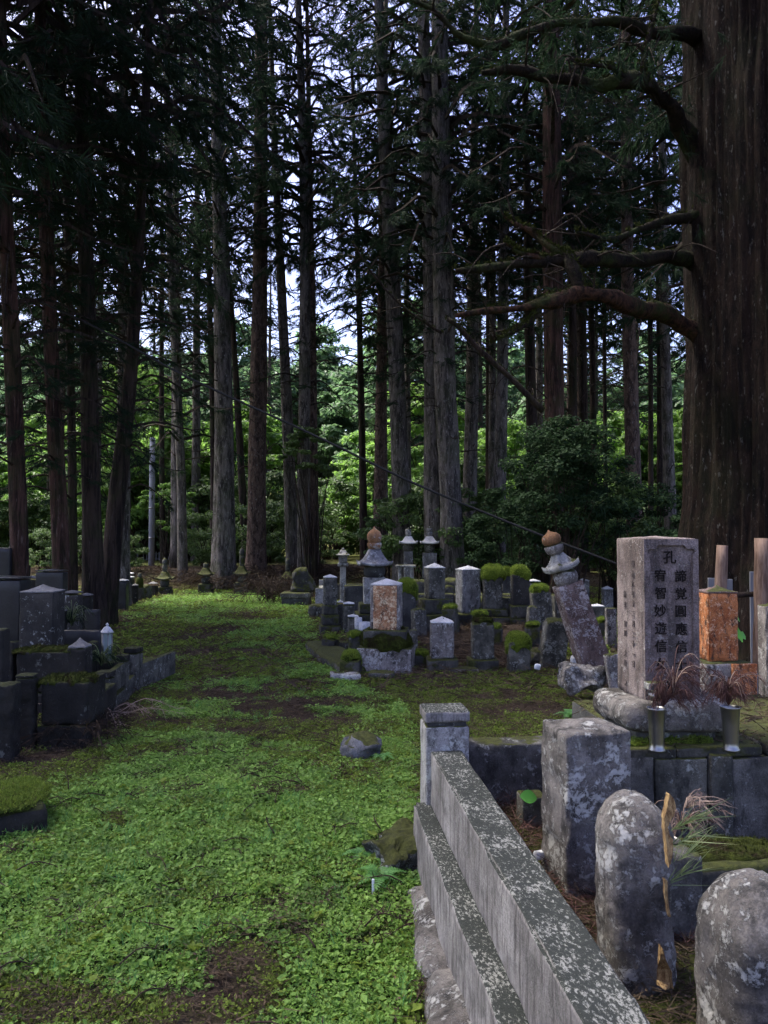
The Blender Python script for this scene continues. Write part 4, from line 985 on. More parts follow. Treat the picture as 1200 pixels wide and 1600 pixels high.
simple('gravestone', 'slightly waisted pillar with a thick flat moss hat, right of the broad grey pillar', 769, 975, 31, 898, 'granite_damp', cap=None, caph=0, topmat=None, bulge=-.10, tiers=[(54, 962, 980, 'plinth'), (42, 950, 962, 'plinth')], moss=(37, 882, 900), Y=13.6)
simple('gravestone', 'small dark moss-topped stone between the two moss-hatted pillars', 791, 940, 15, 897, 'granite_dark', cap=None, caph=0, topmat=None, moss=(17, 885, 898), Y=16)
simple('gravestone', 'pale-flecked pillar with moss hat standing on a tall dark block', 812, 990, 27, 897, 'white_lichen', cap=None, caph=0, topmat=None, tiers=[(34, 965, 992, 'plinth'), (32, 945, 965, 'plinth')], moss=(30, 883, 898), Y=13.4)
simple('gravestone', 'tilted dark stone with moss and a pale rim on its round top', 848, 985, 29, 918, 'granite_damp', cap='dome', caph=8, topmat=None, moss=(27, 911, 921), tilt=(0, -.09), Y=12.6)
simple('gravestone', 'narrow skylit-topped stone peeping out behind the tilted mossy stone', 833, 960, 19, 908, 'granite', caph=3, cap=None, Y=15)
tomb('stone_lantern', 'little dark box-shaped lantern with a pale lid far behind the tilted stone', 'stone lantern', 851, 930, [(B, 8, 908, 932, 'granite_dark', {'name': 'post'}), (B, 15, 891, 909, 'granite_dark', {'name': 'light_box'}), (B, 19, 887, 892, 'white_cap', {'name': 'lid'})], Y=17)
simple('gravestone', 'small skylit-topped pillar just right of the leaning tower top', 910, 942, 17, 904, 'granite', caph=3, Y=16)
simple('gravestone', 'small skylit-topped pillar beside the top of the stele, far back', 948, 950, 15, 916, 'granite', caph=4, Y=15.5)
simple('gravestone', 'low skylit-topped pillar right of the middle of the leaning tower', 932, 1000, 20, 944, 'granite_damp', caph=3, Y=12.5)
simple('gravestone', 'grey stacked stone cut by the left edge of the stele', 953, 1012, 15, 950, 'speckled', cap=None, caph=0, topmat=None, Y=11)
simple('gravestone', 'stone stub half sunk behind the leaning tower', 890, 985, 20, 948, 'granite_damp', cap='dome', caph=4, topmat=None, Y=13.5)
simple('gravestone', 'mottled round-shouldered pillar with skylit pyramid top in the front row', 690, 1042, 35, 964, 'speckled', caph=8, topmat='white_cap', tiers=[(48, 1027, 1046, 'plinth')], bulge=.04, d=.8, Y=9.5)
simple('gravestone', 'brown round-topped stone nearly lost against the litter in the front row', 753, 1040, 33, 966, 'granite_damp', cap='dome', caph=9, topmat=None, tiers=[(46, 1028, 1044, 'plinth')], moss=(31, 963, 970, 'moss_dark'), Y=9.6)
simple('gravestone', 'short stout stone under a high bright moss dome in the front row', 809, 1042, 33, 1002, 'granite_damp', cap=None, caph=0, topmat=None, moss=(36, 988, 1008), Y=9.4)
simple('gravestone', 'grey rough stone leaning right at the end of the front row', 858, 1036, 36, 964, 'granite_damp', cap='dome', caph=7, topmat=None, tilt=(0, .17), Y=9.7, bulge=.03)
rock('rough_rock', .35, .3, .2, ground_at(845, 1040), (0, 0, .3), M['granite_damp'], None, 43, .2, 'dark rough stone at the foot of the right-leaning stone', 'rock')
tag(rock('white_stone', .07, .06, .06, at(840, 1046, 9.0), (0, 0, 0), M['white'], None, 44), 'tiny white cup-like stone between moss dome and right-leaning stone', 'stone')
for k, (px, w_, tp, bt, Yk, mo, lab) in enumerate([
        (705, 22, 948, 985, 12.6, 1, 'low mossy block between the two skylit-topped pillars'), (750, 24, 958, 990, 12.2, 1, 'low mossy block below the broad grey pillar'),
        (790, 18, 930, 972, 13.8, 0, 'slim dark stone between the two moss-hatted pillars'), (829, 14, 946, 992, 12.4, 0, 'narrow stone leaning on the tall dark block'),
        (872, 16, 926, 975, 13.8, 0, 'brown pillar stub behind the tilted mossy stone'), (832, 22, 975, 1000, 11.2, 1, 'mossy boulder-like block in front of the tilted mossy stone'),
        (905, 22, 985, 1020, 10.6, 1, 'mossy block half hidden behind the leaning tower shaft'), (888, 16, 905, 940, 17, 0, 'faint small stone behind the leaning tower head'),
        (940, 17, 968, 1010, 11.6, 1, 'small mossy stone between the leaning tower and the stele'), (655, 20, 950, 988, 12.4, 0, 'dark block just right of the gold-faced pillar'),
        (770, 26, 978, 996, 11.5, 1, 'flat mossy slab before the waisted pillar'), (726, 16, 925, 950, 15.6, 0, 'small stone right behind the broad grey pillar'),
        (805, 14, 905, 935, 16.5, 0, 'small stone far behind the block with the moss hat'), (615, 14, 925, 960, 14.6, 0, 'small grey stone behind the right edge of the tallest tower'),
        (600, 22, 960, 990, 11.2, 1, 'mossy block behind the left shoulder of the gold-faced pillar'), (515, 22, 995, 1015, 10.6, 1, 'low mossy curb stone at the path before the small posts')]):
    simple('mossy_stone' if mo else 'small_gravestone', lab, px, bt, w_, tp, 'plinth' if mo else 'granite_damp', cap=None if k % 3 else 'dome', caph=3, topmat=None, Y=Yk, yaw=.15 * (k % 5 - 2), tilt=(.03 * (k % 3 - 1), .05 * (k % 4 - 1.5)), moss=(w_ * 1.0, tp - 4, tp + 1) if mo else None)
# retaining courses behind the rows
RW = thing('retaining_wall', 'low retaining wall of squared stones with moss on top behind the rows', 'stone wall', (X(648, 15.6), 15.6, gz1(X(648, 15.6), 15.6)), (0, 0, -.04))
for r_ in range(2):
    xx = -.2 + .15 * r_
    for k in range(7):
        w_ = R.uniform(.38, .55); part('stone', rbox(w_ - .012, .3, .235, .02, 5, .008, 140 + k + 9 * r_, chip=.01), M['granite_damp' if (k + r_) % 3 else 'plinth'], RW, (xx + w_ / 2, R.uniform(-.02, .02), -.02 + .235 * r_)); xx += w_
for k, (px, tp) in enumerate([(655, 905), (708, 903), (707, 912), (745, 930), (800, 935), (870, 950)]):
    Yk = 16.2 if k < 3 else 15.2
    rock('mossy_boulder', R.uniform(.4, .6), .4, Z(tp, Yk) - gz1(X(px, Yk), Yk) + .05, (X(px, Yk), Yk, gz1(X(px, Yk), Yk) - .05), (0, 0, R.uniform(-.4, .4)), M['plinth'], None, 150 + k, .14,
         ['moss-topped block below the twin towers', 'moss-edged block right of the twin towers', 'lower moss-edged block right of the twin towers', 'mossy boulder between the two broad pillars', 'mossy boulder behind the moss-hatted pillars', 'mossy boulder behind the tilted mossy stone'][k], 'mossy stone')

# rocks on the path, ferns
rock('bluish_rock', .30, .20, .17, np.array(ground_at(566, 1183)) + [0, 0, -.03], (0, 0, -.1), M['blue_rock'], None, 61, .34, 'bluish angular rock sunk in the moss path', 'rock')
rock('mossy_rock', .30, .30, .20, np.array(ground_at(618, 1366)) + [.02, .14, -.06], (.05, 0, .4), M['lichen_rock'], None, 62, .34, 'dark lichen-flecked rock with moss against the wall foot', 'rock')
tag(link('plastic_marker', mk('plastic_marker', *rbox(.012, .008, .07, .002, 3, 0, 1)), M['white'], None, ground_at(583, 1400)), 'thin white marker stick by the mossy rock', 'marker')
def fern(label, px, py, n, L, seed, squash=1.0):
    rng = np.random.RandomState(seed); mb = MB()
    for k in range(n):
        a = 6.283 * k / n + rng.rand() * .8; l = L * (.7 + .5 * rng.rand())
        p = curve_pts([(0, 0, 0), (math.cos(a) * l * .4, math.sin(a) * l * .4, l * .42), (math.cos(a) * l, math.sin(a) * l, l * .25)], 14)
        V, Fq = tube(p, np.linspace(.0016, .0006, 14), 3); mb.add(V, Fq)
        side = np.array([-math.sin(a), math.cos(a), 0])
        for i in range(2, 14):
            wl = l * .30 * math.sin(i / 13 * math.pi * .9 + .25); w = l * .035
            for s_ in (1, -1):
                q = p[i]; tip = q + side * s_ * wl + (p[min(i + 1, 13)] - p[i - 1]) * .5; d = (p[min(i + 1, 13)] - p[i - 1]); d = d / np.linalg.norm(d)
                mb.add(np.array([q - d * w, (q + tip) / 2 - d * w * .9, tip, (q + tip) / 2 + d * w * .9, q + d * w]), np.array([[0, 1, 2], [0, 2, 3], [0, 3, 4]]))
    x, y, z = ground_at(px, py); return tag(link('fern', mb.mesh('fern', False), M['fern'], None, (x, y, z)), label, 'fern')
fern('small bright fern beside the bluish rock', 597, 1190, 7, .10, 1)
fern('pale fern at the left of the mossy rock', 562, 1345, 6, .10, 2)
fern('low fern spreading under the mossy rock', 596, 1385, 7, .13, 3)
fern('dark green fern tuft beyond the square marker stone', 890, 1125, 9, .16, 4)
fern('tiny fern sprout in the middle of the moss path', 480, 1335, 4, .035, 5)

# ------------------------------------------------------------------ left graves
def slabthing(name, label, cat, px, w, top, bot, Y, d, mat, cap=None, caph=0, topmat=None, yaw=0, tilt=(0, 0), r=.012, extra=()):
    L = [(B, w * a, b, c, m, {'d': dd}) for a, b, c, m, dd in extra]
    L.append((B, w, top, bot, mat, {'name': 'body' if not extra else 'shaft', 'd': d, 'cap': cap, 'caph': caph, 'topmat': topmat, 'r': r, 'rough': .003 if mat == 'polished' else .008}))
    return tomb(name, label, cat, px, bot, L, None, Y, yaw, tilt)
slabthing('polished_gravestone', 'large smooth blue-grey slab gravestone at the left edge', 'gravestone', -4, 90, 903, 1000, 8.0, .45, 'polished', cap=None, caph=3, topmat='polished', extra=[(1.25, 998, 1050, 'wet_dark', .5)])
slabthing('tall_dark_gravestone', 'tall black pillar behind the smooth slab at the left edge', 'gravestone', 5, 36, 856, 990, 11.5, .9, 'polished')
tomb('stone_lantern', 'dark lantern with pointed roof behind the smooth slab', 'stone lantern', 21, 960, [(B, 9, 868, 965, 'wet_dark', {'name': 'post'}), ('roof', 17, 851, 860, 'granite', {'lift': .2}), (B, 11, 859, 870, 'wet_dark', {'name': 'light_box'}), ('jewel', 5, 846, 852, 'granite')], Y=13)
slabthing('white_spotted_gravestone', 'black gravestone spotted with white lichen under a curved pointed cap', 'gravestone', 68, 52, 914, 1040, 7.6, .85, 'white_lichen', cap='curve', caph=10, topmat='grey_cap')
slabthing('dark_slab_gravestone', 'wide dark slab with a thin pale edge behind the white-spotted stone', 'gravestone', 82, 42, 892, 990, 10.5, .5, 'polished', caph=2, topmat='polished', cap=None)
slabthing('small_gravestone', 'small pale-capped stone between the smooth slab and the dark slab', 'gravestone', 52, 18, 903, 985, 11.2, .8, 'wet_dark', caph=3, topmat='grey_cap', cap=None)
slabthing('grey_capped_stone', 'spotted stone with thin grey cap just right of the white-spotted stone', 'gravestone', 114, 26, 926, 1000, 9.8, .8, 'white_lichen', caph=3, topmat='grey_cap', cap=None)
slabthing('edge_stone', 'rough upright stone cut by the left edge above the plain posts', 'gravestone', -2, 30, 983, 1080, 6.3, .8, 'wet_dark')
slabthing('rounded_slab', 'long low smooth grey slab with rounded corner beside the metal lantern', 'stone slab', 128, 66, 984, 1025, 8.4, .14, 'polished', r=.03)
slabthing('rounded_slab', 'low slab with rounded corner behind the long smooth slab', 'stone slab', 146, 24, 952, 990, 10.4, .14, 'polished', r=.03)
tomb('pointed_marker', 'short mossy pillar with a pale pointed dome in the left plot', 'gravestone', 127, 1075, [(B, 30, 1011, 1080, 'wet_dark', {'name': 'shaft'}), (B, 28, 996, 1012, 'grey_cap', {'name': 'dome', 'cap': 'curve', 'caph': 12})], Y=7.0)
# metal and glass lantern
Y = 8.0; s = Y / F; LN = thing('metal_lantern', 'small glass lantern with a shiny pointed metal roof in the left plot', 'lantern', (X(169, Y), Y, Z(1034, Y)))
hh = Z(988, Y) - Z(1034, Y); V, Q = lathe([(0, 0), (.045, 0), (.045, hh), (0, hh)], 6); part('glass', (V, Q), M['glass'], LN, smooth=False)
for k in range(6):
    a = 6.283 * k / 6; V, Fq = tube([(.05 * math.cos(a), .05 * math.sin(a), 0), (.05 * math.cos(a), .05 * math.sin(a), hh)], [.006, .006], 6); part('bar', (V, Fq), M['steel'], LN)
V, Q = lathe([(.065, -.004), (.068, .006), (.03, .055), (.012, .062), (.012, .072), (.018, .08), (.008, .092), (0, .1)], 6); part('roof', (V, Q), M['white_cap'], LN, (0, 0, hh), smooth=False)
part('base', rbox(.14, .14, .10, .01, 4, .002, 1), M['wet_dark'], LN, (0, 0, -.10))
slabthing('lantern_footing', 'dark block carrying the small glass lantern', 'stone block', 169, 34, 1033, 1062, 7.95, .9, 'wet_dark')
def ledge(label, px0, px1, top, bot, Y, d, mosst=True):
    xa, xb = X(px0, Y), X(px1, Y); g_ = gz1((xa + xb) / 2, Y); T = thing('stone_ledge', label, 'stone ledge', ((xa + xb) / 2, Y + d / 2, g_), (0, 0, .05)); h_ = Z(top, Y) - g_ + .06
    hs_ = (h_ * .42, h_ * .58); z_ = -.06; sd = int(px0 * 7 + top) % 300
    for k, q in enumerate(hs_):
        part('block', rbox((xb - xa) * (1 - .03 * k), d, q - .008, .014, 9, .012, sd + k, chip=.02, rs=9), M['wet_dark'], T, (.02 * k, .01 * k, z_)); z_ += q
    if mosst:
        for k in range(5):
            w_ = (xb - xa) / 4.4; VF = moss_cap(w_ * 1.15, d * R.uniform(.55, .8), R.uniform(.02, .05), sd + k, .5); o = part('moss_cushion', VF, M['moss_dark'], T, ((k - 2) * w_ * .9, -d * .12, z_ - .012)); moss_fuzz(VF, 7000, .014, o, M['moss_dark'], k)
ledge('long low ledge with a thin moss edge in front of the white-spotted stone', 22, 116, 1018, 1062, 6.9, .34)
ledge('dark stepped stones under a mossy rim behind the dry branches', 60, 134, 1066, 1150, 5.9, .42)
ledge('low bare blocks between the mossy rim and the first capped post', 132, 160, 1078, 1120, 6.5, .35, False)
for k, (px, w_, tp, bt, Yk, lab) in enumerate([(18, 20, 1000, 1060, 7.0, 'narrow dark stone left of the long low ledge'), (92, 22, 952, 1010, 8.9, 'small dark stone right behind the white-spotted stone'), (136, 17, 930, 985, 11.5, 'short black stone beside the grey-capped spotted stone'), (148, 14, 1000, 1050, 7.6, 'low squat stone left of the glass lantern'),
        (160, 15, 925, 960, 14.5, 'small dark stone under the leaning dark cedar'), (172, 12, 930, 958, 15.5, 'tiny dark stone near the three black pillars'), (38, 16, 880, 940, 13.5, 'slim dark stone between the black pillar and the dark slab'), (212, 9, 912, 936, 18, 'slim dark stone just before the moss-wrapped figure'), (240, 12, 912, 932, 20.5, 'low dark block left of the leftmost moss-roofed tower')]):
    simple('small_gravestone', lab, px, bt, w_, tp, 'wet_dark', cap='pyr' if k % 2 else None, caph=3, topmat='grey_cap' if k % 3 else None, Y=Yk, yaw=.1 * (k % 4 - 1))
# railing of the left plot
LE = thing('left_stone_fence', 'low stone fence of capped posts and panels along the left of the path', 'stone fence', (X(167, 6.4), 6.4, gz1(X(167, 6.4), 6.4)), (0, 0, 0))
def lpost(px, py_t, py_b, w, par=LE):
    Yb = ground_at(px, py_b)[1]; x = X(px, Yb) - LE.location.x; W = w * Yb / F; zt = Z(py_t, Yb) - LE.location.z
    p = part('post', rbox(W * .92, W * .92, zt - .03, .008, 5, .003, 200 + px), M['granite_damp'], par, (x, Yb - LE.location.y, -.05))
    part('cap', rbox(W, W, .05, .008, 5, .002, 201 + px), M['wet_dark'], p, (0, 0, zt - .018)); return x, Yb - LE.location.y, zt
P1 = lpost(167, 1045, 1122, 25); P2 = lpost(194, 1020, 1100, 17); P3 = lpost(208, 1009, 1082, 20); P4 = lpost(218, 1008, 1078, 12)
def panel(p, q, h0, h1, th=.06):
    dx, dy = q[0] - p[0], q[1] - p[1]; L = math.hypot(dx, dy)
    part('panel', rbox(L, th, h1 - h0, .006, 6, .003, 220), M['granite_damp'], LE, ((p[0] + q[0]) / 2, (p[1] + q[1]) / 2, h0), (0, 0, math.atan2(dy, dx)))
panel(P1, P2, .16, P1[2] - .05); panel(P1, P2, -.05, .13, .09); panel(P2, P3, .0, .18, .09); panel(P4, (P4[0] + .12, P4[1] + .9), .0, .26)
slabthing('low_kerb_block', 'low pale kerb block at the far end of the left fence', 'stone block', 238, 26, 1030, 1060, None, 1.5, 'granite')
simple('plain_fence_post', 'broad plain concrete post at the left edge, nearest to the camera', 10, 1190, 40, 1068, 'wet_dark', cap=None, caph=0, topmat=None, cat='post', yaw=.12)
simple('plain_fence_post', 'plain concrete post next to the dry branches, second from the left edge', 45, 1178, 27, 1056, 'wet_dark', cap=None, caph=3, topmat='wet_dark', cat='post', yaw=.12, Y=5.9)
rock('mossy_boulder', .62, .50, .24, (X(-5, 4.5), 4.42, -.20), (0, 0, .5), M['wet_dark'], None, 74, .08, 'flat mossy stone jutting in at the left edge of the path', 'mossy stone')
VF = moss_cap(.66, .52, .05, 75, .2); o = link('moss_cushion', mk('moss_cushion', *VF), M['moss_ground'], bpy.data.objects['mossy_boulder.006'] if 'mossy_boulder.006' in bpy.data.objects else None, (0, 0, .235)); moss_fuzz(VF, 14000, .016, o, M['cover_y'], 3)
# dry branches heap
def brush(name, label, px, py, n, L, hgt, seed, mats, W=.35, cat='branches'):
    rng = np.random.RandomState(seed); mb = MB()
    for k in range(n):
        a = rng.rand() * 6.283; l = L * (.5 + .8 * rng.rand()); c = rng.normal(0, W * .35, 2); e = rng.rand() * .5 + .1
        p = curve_pts([(c[0], c[1], hgt * rng.rand() * .4), (c[0] + math.cos(a) * l * .5, c[1] + math.sin(a) * l * .4, hgt * (.3 + rng.rand())), (c[0] + math.cos(a) * l, c[1] + math.sin(a) * l * .7, hgt * rng.rand())], 7)
        r0 = rng.uniform(.002, .007) * (L / .5); V, Fq = tube(p, np.linspace(r0, r0 * .3, 7), 4); mb.add(V, Fq, 0)
        VV, T = blades(p[3:], np.tile((p[-1] - p[-2]) / (np.linalg.norm(p[-1] - p[-2]) + 1e-9), (4, 1)), 5, L * .25, .006 * L / .5, .5, rng, .3); mb.add(VV, T, 1)
    x, y, z = ground_at(px, py); return tag(link(name, mb.mesh(name), mats, None, (x, y, z)), label, cat)
brush('dead_branches', 'heap of dry brown cedar branches leaning against the left plot', 112, 1165, 60, .42, .22, 1, [M['twig'], M['needles_brown']])
brush('dead_branches', 'dry spray of pale straw before the first capped fence post', 150, 1125, 26, .4, .12, 2, [M['straw'], M['straw']])
brush('dead_branches', 'tangled brush pile beside the mossy peaked stone', 420, 942, 80, .9, .55, 3, [M['twig'], M['needles_brown']])
for k, (px, py) in enumerate([(350, 915), (410, 912), (300, 914), (520, 905), (450, 908)]):
    brush('dead_branches', ['fallen twigs at the foot of the pale leaning-left trunk', 'fallen twigs under the straight brown trunk', 'fallen twigs beside the far moss-roofed tower', 'dry sticks behind the small stone lantern', 'fallen twigs at the foot of the trunk pair'][k], px, py, 60, 1.1, .4, 10 + k, [M['twig'], M['needles_brown']], W=1.6)
bouquet('grass_tuft', 'pale grass bunch in front of the grey-capped spotted stone', 'grass tuft', 112, 978, 9.0, 50, .28, [M['pine_green'], M['needles']], 31, 0, .8, .7, .003)
bouquet('grass_tuft', 'spiky grass bunch beside the glass lantern', 'grass tuft', 158, 1040, 7.4, 60, .22, [M['pine_green'], M['needles']], 32, .2, .7, .7, .0028)

# left background graves
for k, (px, tp, b, w, lab) in enumerate([(192, 907, 948, 16, 'nearest of the three black pillars under the left trees'), (201, 902, 944, 16, 'middle one of the three black pillars with skylit tops'), (201, 896, 938, 15, 'farthest of the three black pillars under the left trees')]):
    simple('black_pillar', lab, px, b + 4, w, tp, 'polished', caph=2, topmat='white_cap', Y=[16.5, 18.5, 20.5][k], cap=None)
tomb('mossy_statue', 'small moss-wrapped seated figure stone right of the black pillars', 'statue', 219, 932, [(B, 14, 918, 940, 'plinth'), ('sphere', 12, 902, 920, 'moss_dark'), ('sphere', 6, 895, 904, 'granite_damp')], Y=19)
rock('mossy_boulder', .3, .3, .4, ground_at(227, 938), (0, 0, 0), M['plinth'], None, 76, .1, 'small mossy round-topped stone in front of the seated figure', 'mossy stone')
MT = dict(mats=('plinth', 'granite_dark', 'plinth', 'plinth', 'granite_dark'), shw=20)
tower('leftmost moss-roofed grave tower at the end of the path', 258, 928, 21.0, .82, tops=(870, 882, 893, 905, 917, 0), **MT)
tower('second moss-roofed grave tower from the left at the path end', 322, 926, 21.6, .80, tops=(878, 883, 887, 898, 912, 0), **MT)
tower('moss-roofed grave tower between the two big trunks at the path end', 378, 926, 21.6, .80, tops=(854, 868, 884, 898, 910, 0), **MT)
tower('rightmost moss-roofed grave tower, behind the peaked mossy stone', 450, 926, 20.5, .78, tops=(870, 882, 893, 904, 914, 0), **MT)
T = tomb('peaked_stone', 'rugged moss-covered peaked stone on a dark plinth right of the path', 'gravestone', 464, 952, [(B, 42, 932, 955, 'granite_dark'), (B, 46, 925, 933, 'granite_damp')], Y=17.6)
V, Q = rbox(.62, .42, .58, .14, 9, 0, 1); tz = V[:, 2] / .58; V[:, 0] *= 1 - .55 * tz ** 1.3; V[:, 1] *= 1 - .4 * tz; V += np.stack([fbm(V, 4, 4, k) for k in (1, 2, 3)], 1) * .09
part('peak', (V, Q), M['plinth'], T, (.12, .12, Z(928, 17.6) - T.location.z))
# concrete pole, wall and picket fence far left
T = thing('utility_pole', 'slender grey concrete pole standing among the left trees', 'pole', (X(237, 27), 27, gz1(X(237, 27), 27)))
V, Fq = tube([(0, 0, -.2), (0, 0, 3), (0, 0, 4.5)], [.105, .10, .09], 16); part('shaft', (V, Fq), M['pole'], T)
for z_ in (.95, 2.0): part('band', tube([(0, 0, z_), (0, 0, z_ + .05)], [.112, .112], 16), M['steel'], T)
FW = thing('far_stone_wall', 'long mossy stone wall under the pale picket fence at the far left', 'stone wall', (X(205, 33), 33, gz1(X(205, 33), 33)))
Zb = FW.location.z
for k in range(7): part('block', rbox(.78, .4, Z(877, 33) - Zb + .1, .03, 5, .02, 240 + k), M['plinth'], FW, (k * .8, 0, -.1))
PFc = thing('picket_fence', 'pale picket fence on the far mossy wall behind the concrete pole', 'fence', (X(205, 33), 33, Z(877, 33)))
for k in range(40): part('picket', rbox(.06, .03, .42, .008, 2, .002, k), M['greywood'], PFc, (k * .135, 0, -.01))
for z_ in (.08, .30): part('rail', rbox(5.4, .03, .04, .004, 3, 0, 2), M['greywood'], PFc, (2.6, .032, z_))

# ------------------------------------------------------------------ trees
def trunk_mesh(P, rad, n=22, groove=.06, seed=0, flare=.22, freq=5.0):
    """P from the base up (base at z=0)"""
    P = np.asarray(P); rad = np.asarray(rad, dtype=float)
    V, Fq = tube(P, rad, n)
    C = np.repeat(P, n, 0); D = V - C; L = np.linalg.norm(D, axis=1, keepdims=True) + 1e-9; u = D / L
    S = np.stack([u[:, 0] * freq * .6 + seed, u[:, 1] * freq * .6, V[:, 2] * .22], 1)
    g = fbm(S, 1.6, 3, seed); g2 = fbm(np.stack([u[:, 0] * freq * 2, u[:, 1] * freq * 2, V[:, 2] * .6], 1) + seed, 1.5, 2, seed + 3)
    fl = flare * np.exp(-np.maximum(V[:, 2], 0) / (rad[0] * 1.3))
    ang = np.arctan2(u[:, 1], u[:, 0]); root = .5 + .5 * np.sin(ang * 5 + seed)
    V = V + D * (g * groove * 1.6 + g2 * groove + fl * (.5 + .8 * root))[:, None]
    return V, Fq

def crown_conifer(seed, Hc, Rm, nb=90, tufts=20, k=13, L=.24, W=.026, sparse=0.0, mi=(0, 1)):
    rng = np.random.RandomState(seed); mb = MB(); Cs = []; Ds = []
    for b in range(nb):
        t_ = (b + rng.rand()) / nb; a = b * 2.39996 + rng.rand() * .7
        r = Rm * (1.02 - t_ ** 1.6 * .9) * (.55 + .6 * rng.rand()) * (1 if t_ > .12 else .7 + .3 * t_ / .12)
        z = t_ * Hc; dr = rng.uniform(-.10, .30) * r; ca, sa = math.cos(a), math.sin(a)
        p = curve_pts([(ca * .05, sa * .05, z), (ca * r * .4, sa * r * .4, z + .10 * r), (ca * r * .75, sa * r * .75, z - dr * .4), (ca * r, sa * r, z - dr)], 8)
        V, Fq = tube(p, np.linspace(.018 * r + .008, .004, 8), 3); mb.add(V, Fq, 1)
        m = max(3, int(tufts * r / Rm)); s = .22 + .78 * rng.rand(m) ** .8; q = s * 7; i = q.astype(int).clip(0, 6); f = (q - i)[:, None]
        c = p[i] * (1 - f) + p[i + 1] * f; tan = p[i + 1] - p[i]; tan /= np.linalg.norm(tan, axis=1, keepdims=True)
        side = np.stack([-tan[:, 1], tan[:, 0], 0 * tan[:, 0]], 1); lat = rng.uniform(-1, 1, m)[:, None] * r * .24 * (1.15 - s[:, None])
        c = c + side * lat; c[:, 2] -= np.abs(lat[:, 0]) * .35 + rng.rand(m) * .10
        d = tan * .5 + side * np.sign(lat) * .7 + np.array([0, 0, -.25]); d /= np.linalg.norm(d, axis=1, keepdims=True)
        Cs.append(c); Ds.append(d)
    C = np.concatenate(Cs); D = np.concatenate(Ds)
    V, T = blades(C, D, k, L, W, .42, rng, .35); mb.add(V, T, 0)
    return mb.mesh('conifer_crown', False)

CR = [crown_conifer(i, 13, [2.5, 2.9, 2.2, 3.1, 2.6][i], 76, 18, 24, .21, .018) for i in range(5)]
CRD = [crown_conifer(10 + i, 12, 3.2, 98, 24, 24, .20, .016) for i in range(2)]          # dense ones
CRF = [crown_conifer(20 + i, 16, 2.9, 76, 14, 14, .30, .034) for i in range(4)]           # coarse, for far trees
CRL = [crown_conifer(30 + i, 3.2, 1.9, 16, 14, 24, .17, .011) for i in range(3)]           # low sparse boughs
for m_ in CR + CRD + CRF + CRL: m_.materials.append(M['needles']); m_.materials.append(M['bark_dark'])

def dead_limbs(seed, Hz, n, L):
    rng = np.random.RandomState(seed); mb = MB()
    for k in range(n):
        z = Hz * rng.rand(); a = rng.rand() * 6.283; l = L * (.4 + .9 * rng.rand()); ca, sa = math.cos(a), math.sin(a)
        p = curve_pts([(ca * .12, sa * .12, z), (ca * l * .5, sa * l * .5, z + rng.uniform(-.15, .25) * l), (ca * l, sa * l, z + rng.uniform(-.5, .2) * l)], 7)
        V, Fq = tube(p, np.linspace(.022, .004, 7), 4); mb.add(V, Fq, 0)
        for j in (3, 5):
            e = p[j] + np.array([rng.normal(0, .3), rng.normal(0, .3), rng.uniform(-.3, .05)]) * l * .6
            V, Fq = tube([p[j], (p[j] + e) / 2 + [0, 0, .03], e], [.008, .006, .002], 3); mb.add(V, Fq, 0)
    me = mb.mesh('dead_limbs'); me.materials.append(M['twig']); return me
DL = [dead_limbs(i, 8.0, 18, 1.5) for i in range(4)]

def add_crown(T, me, loc, sc, rz, name='crown'):
    o = link(name, me, None, T, loc, (0, 0, rz)); o.scale = sc if isinstance(sc, tuple) else (sc, sc, sc); return o

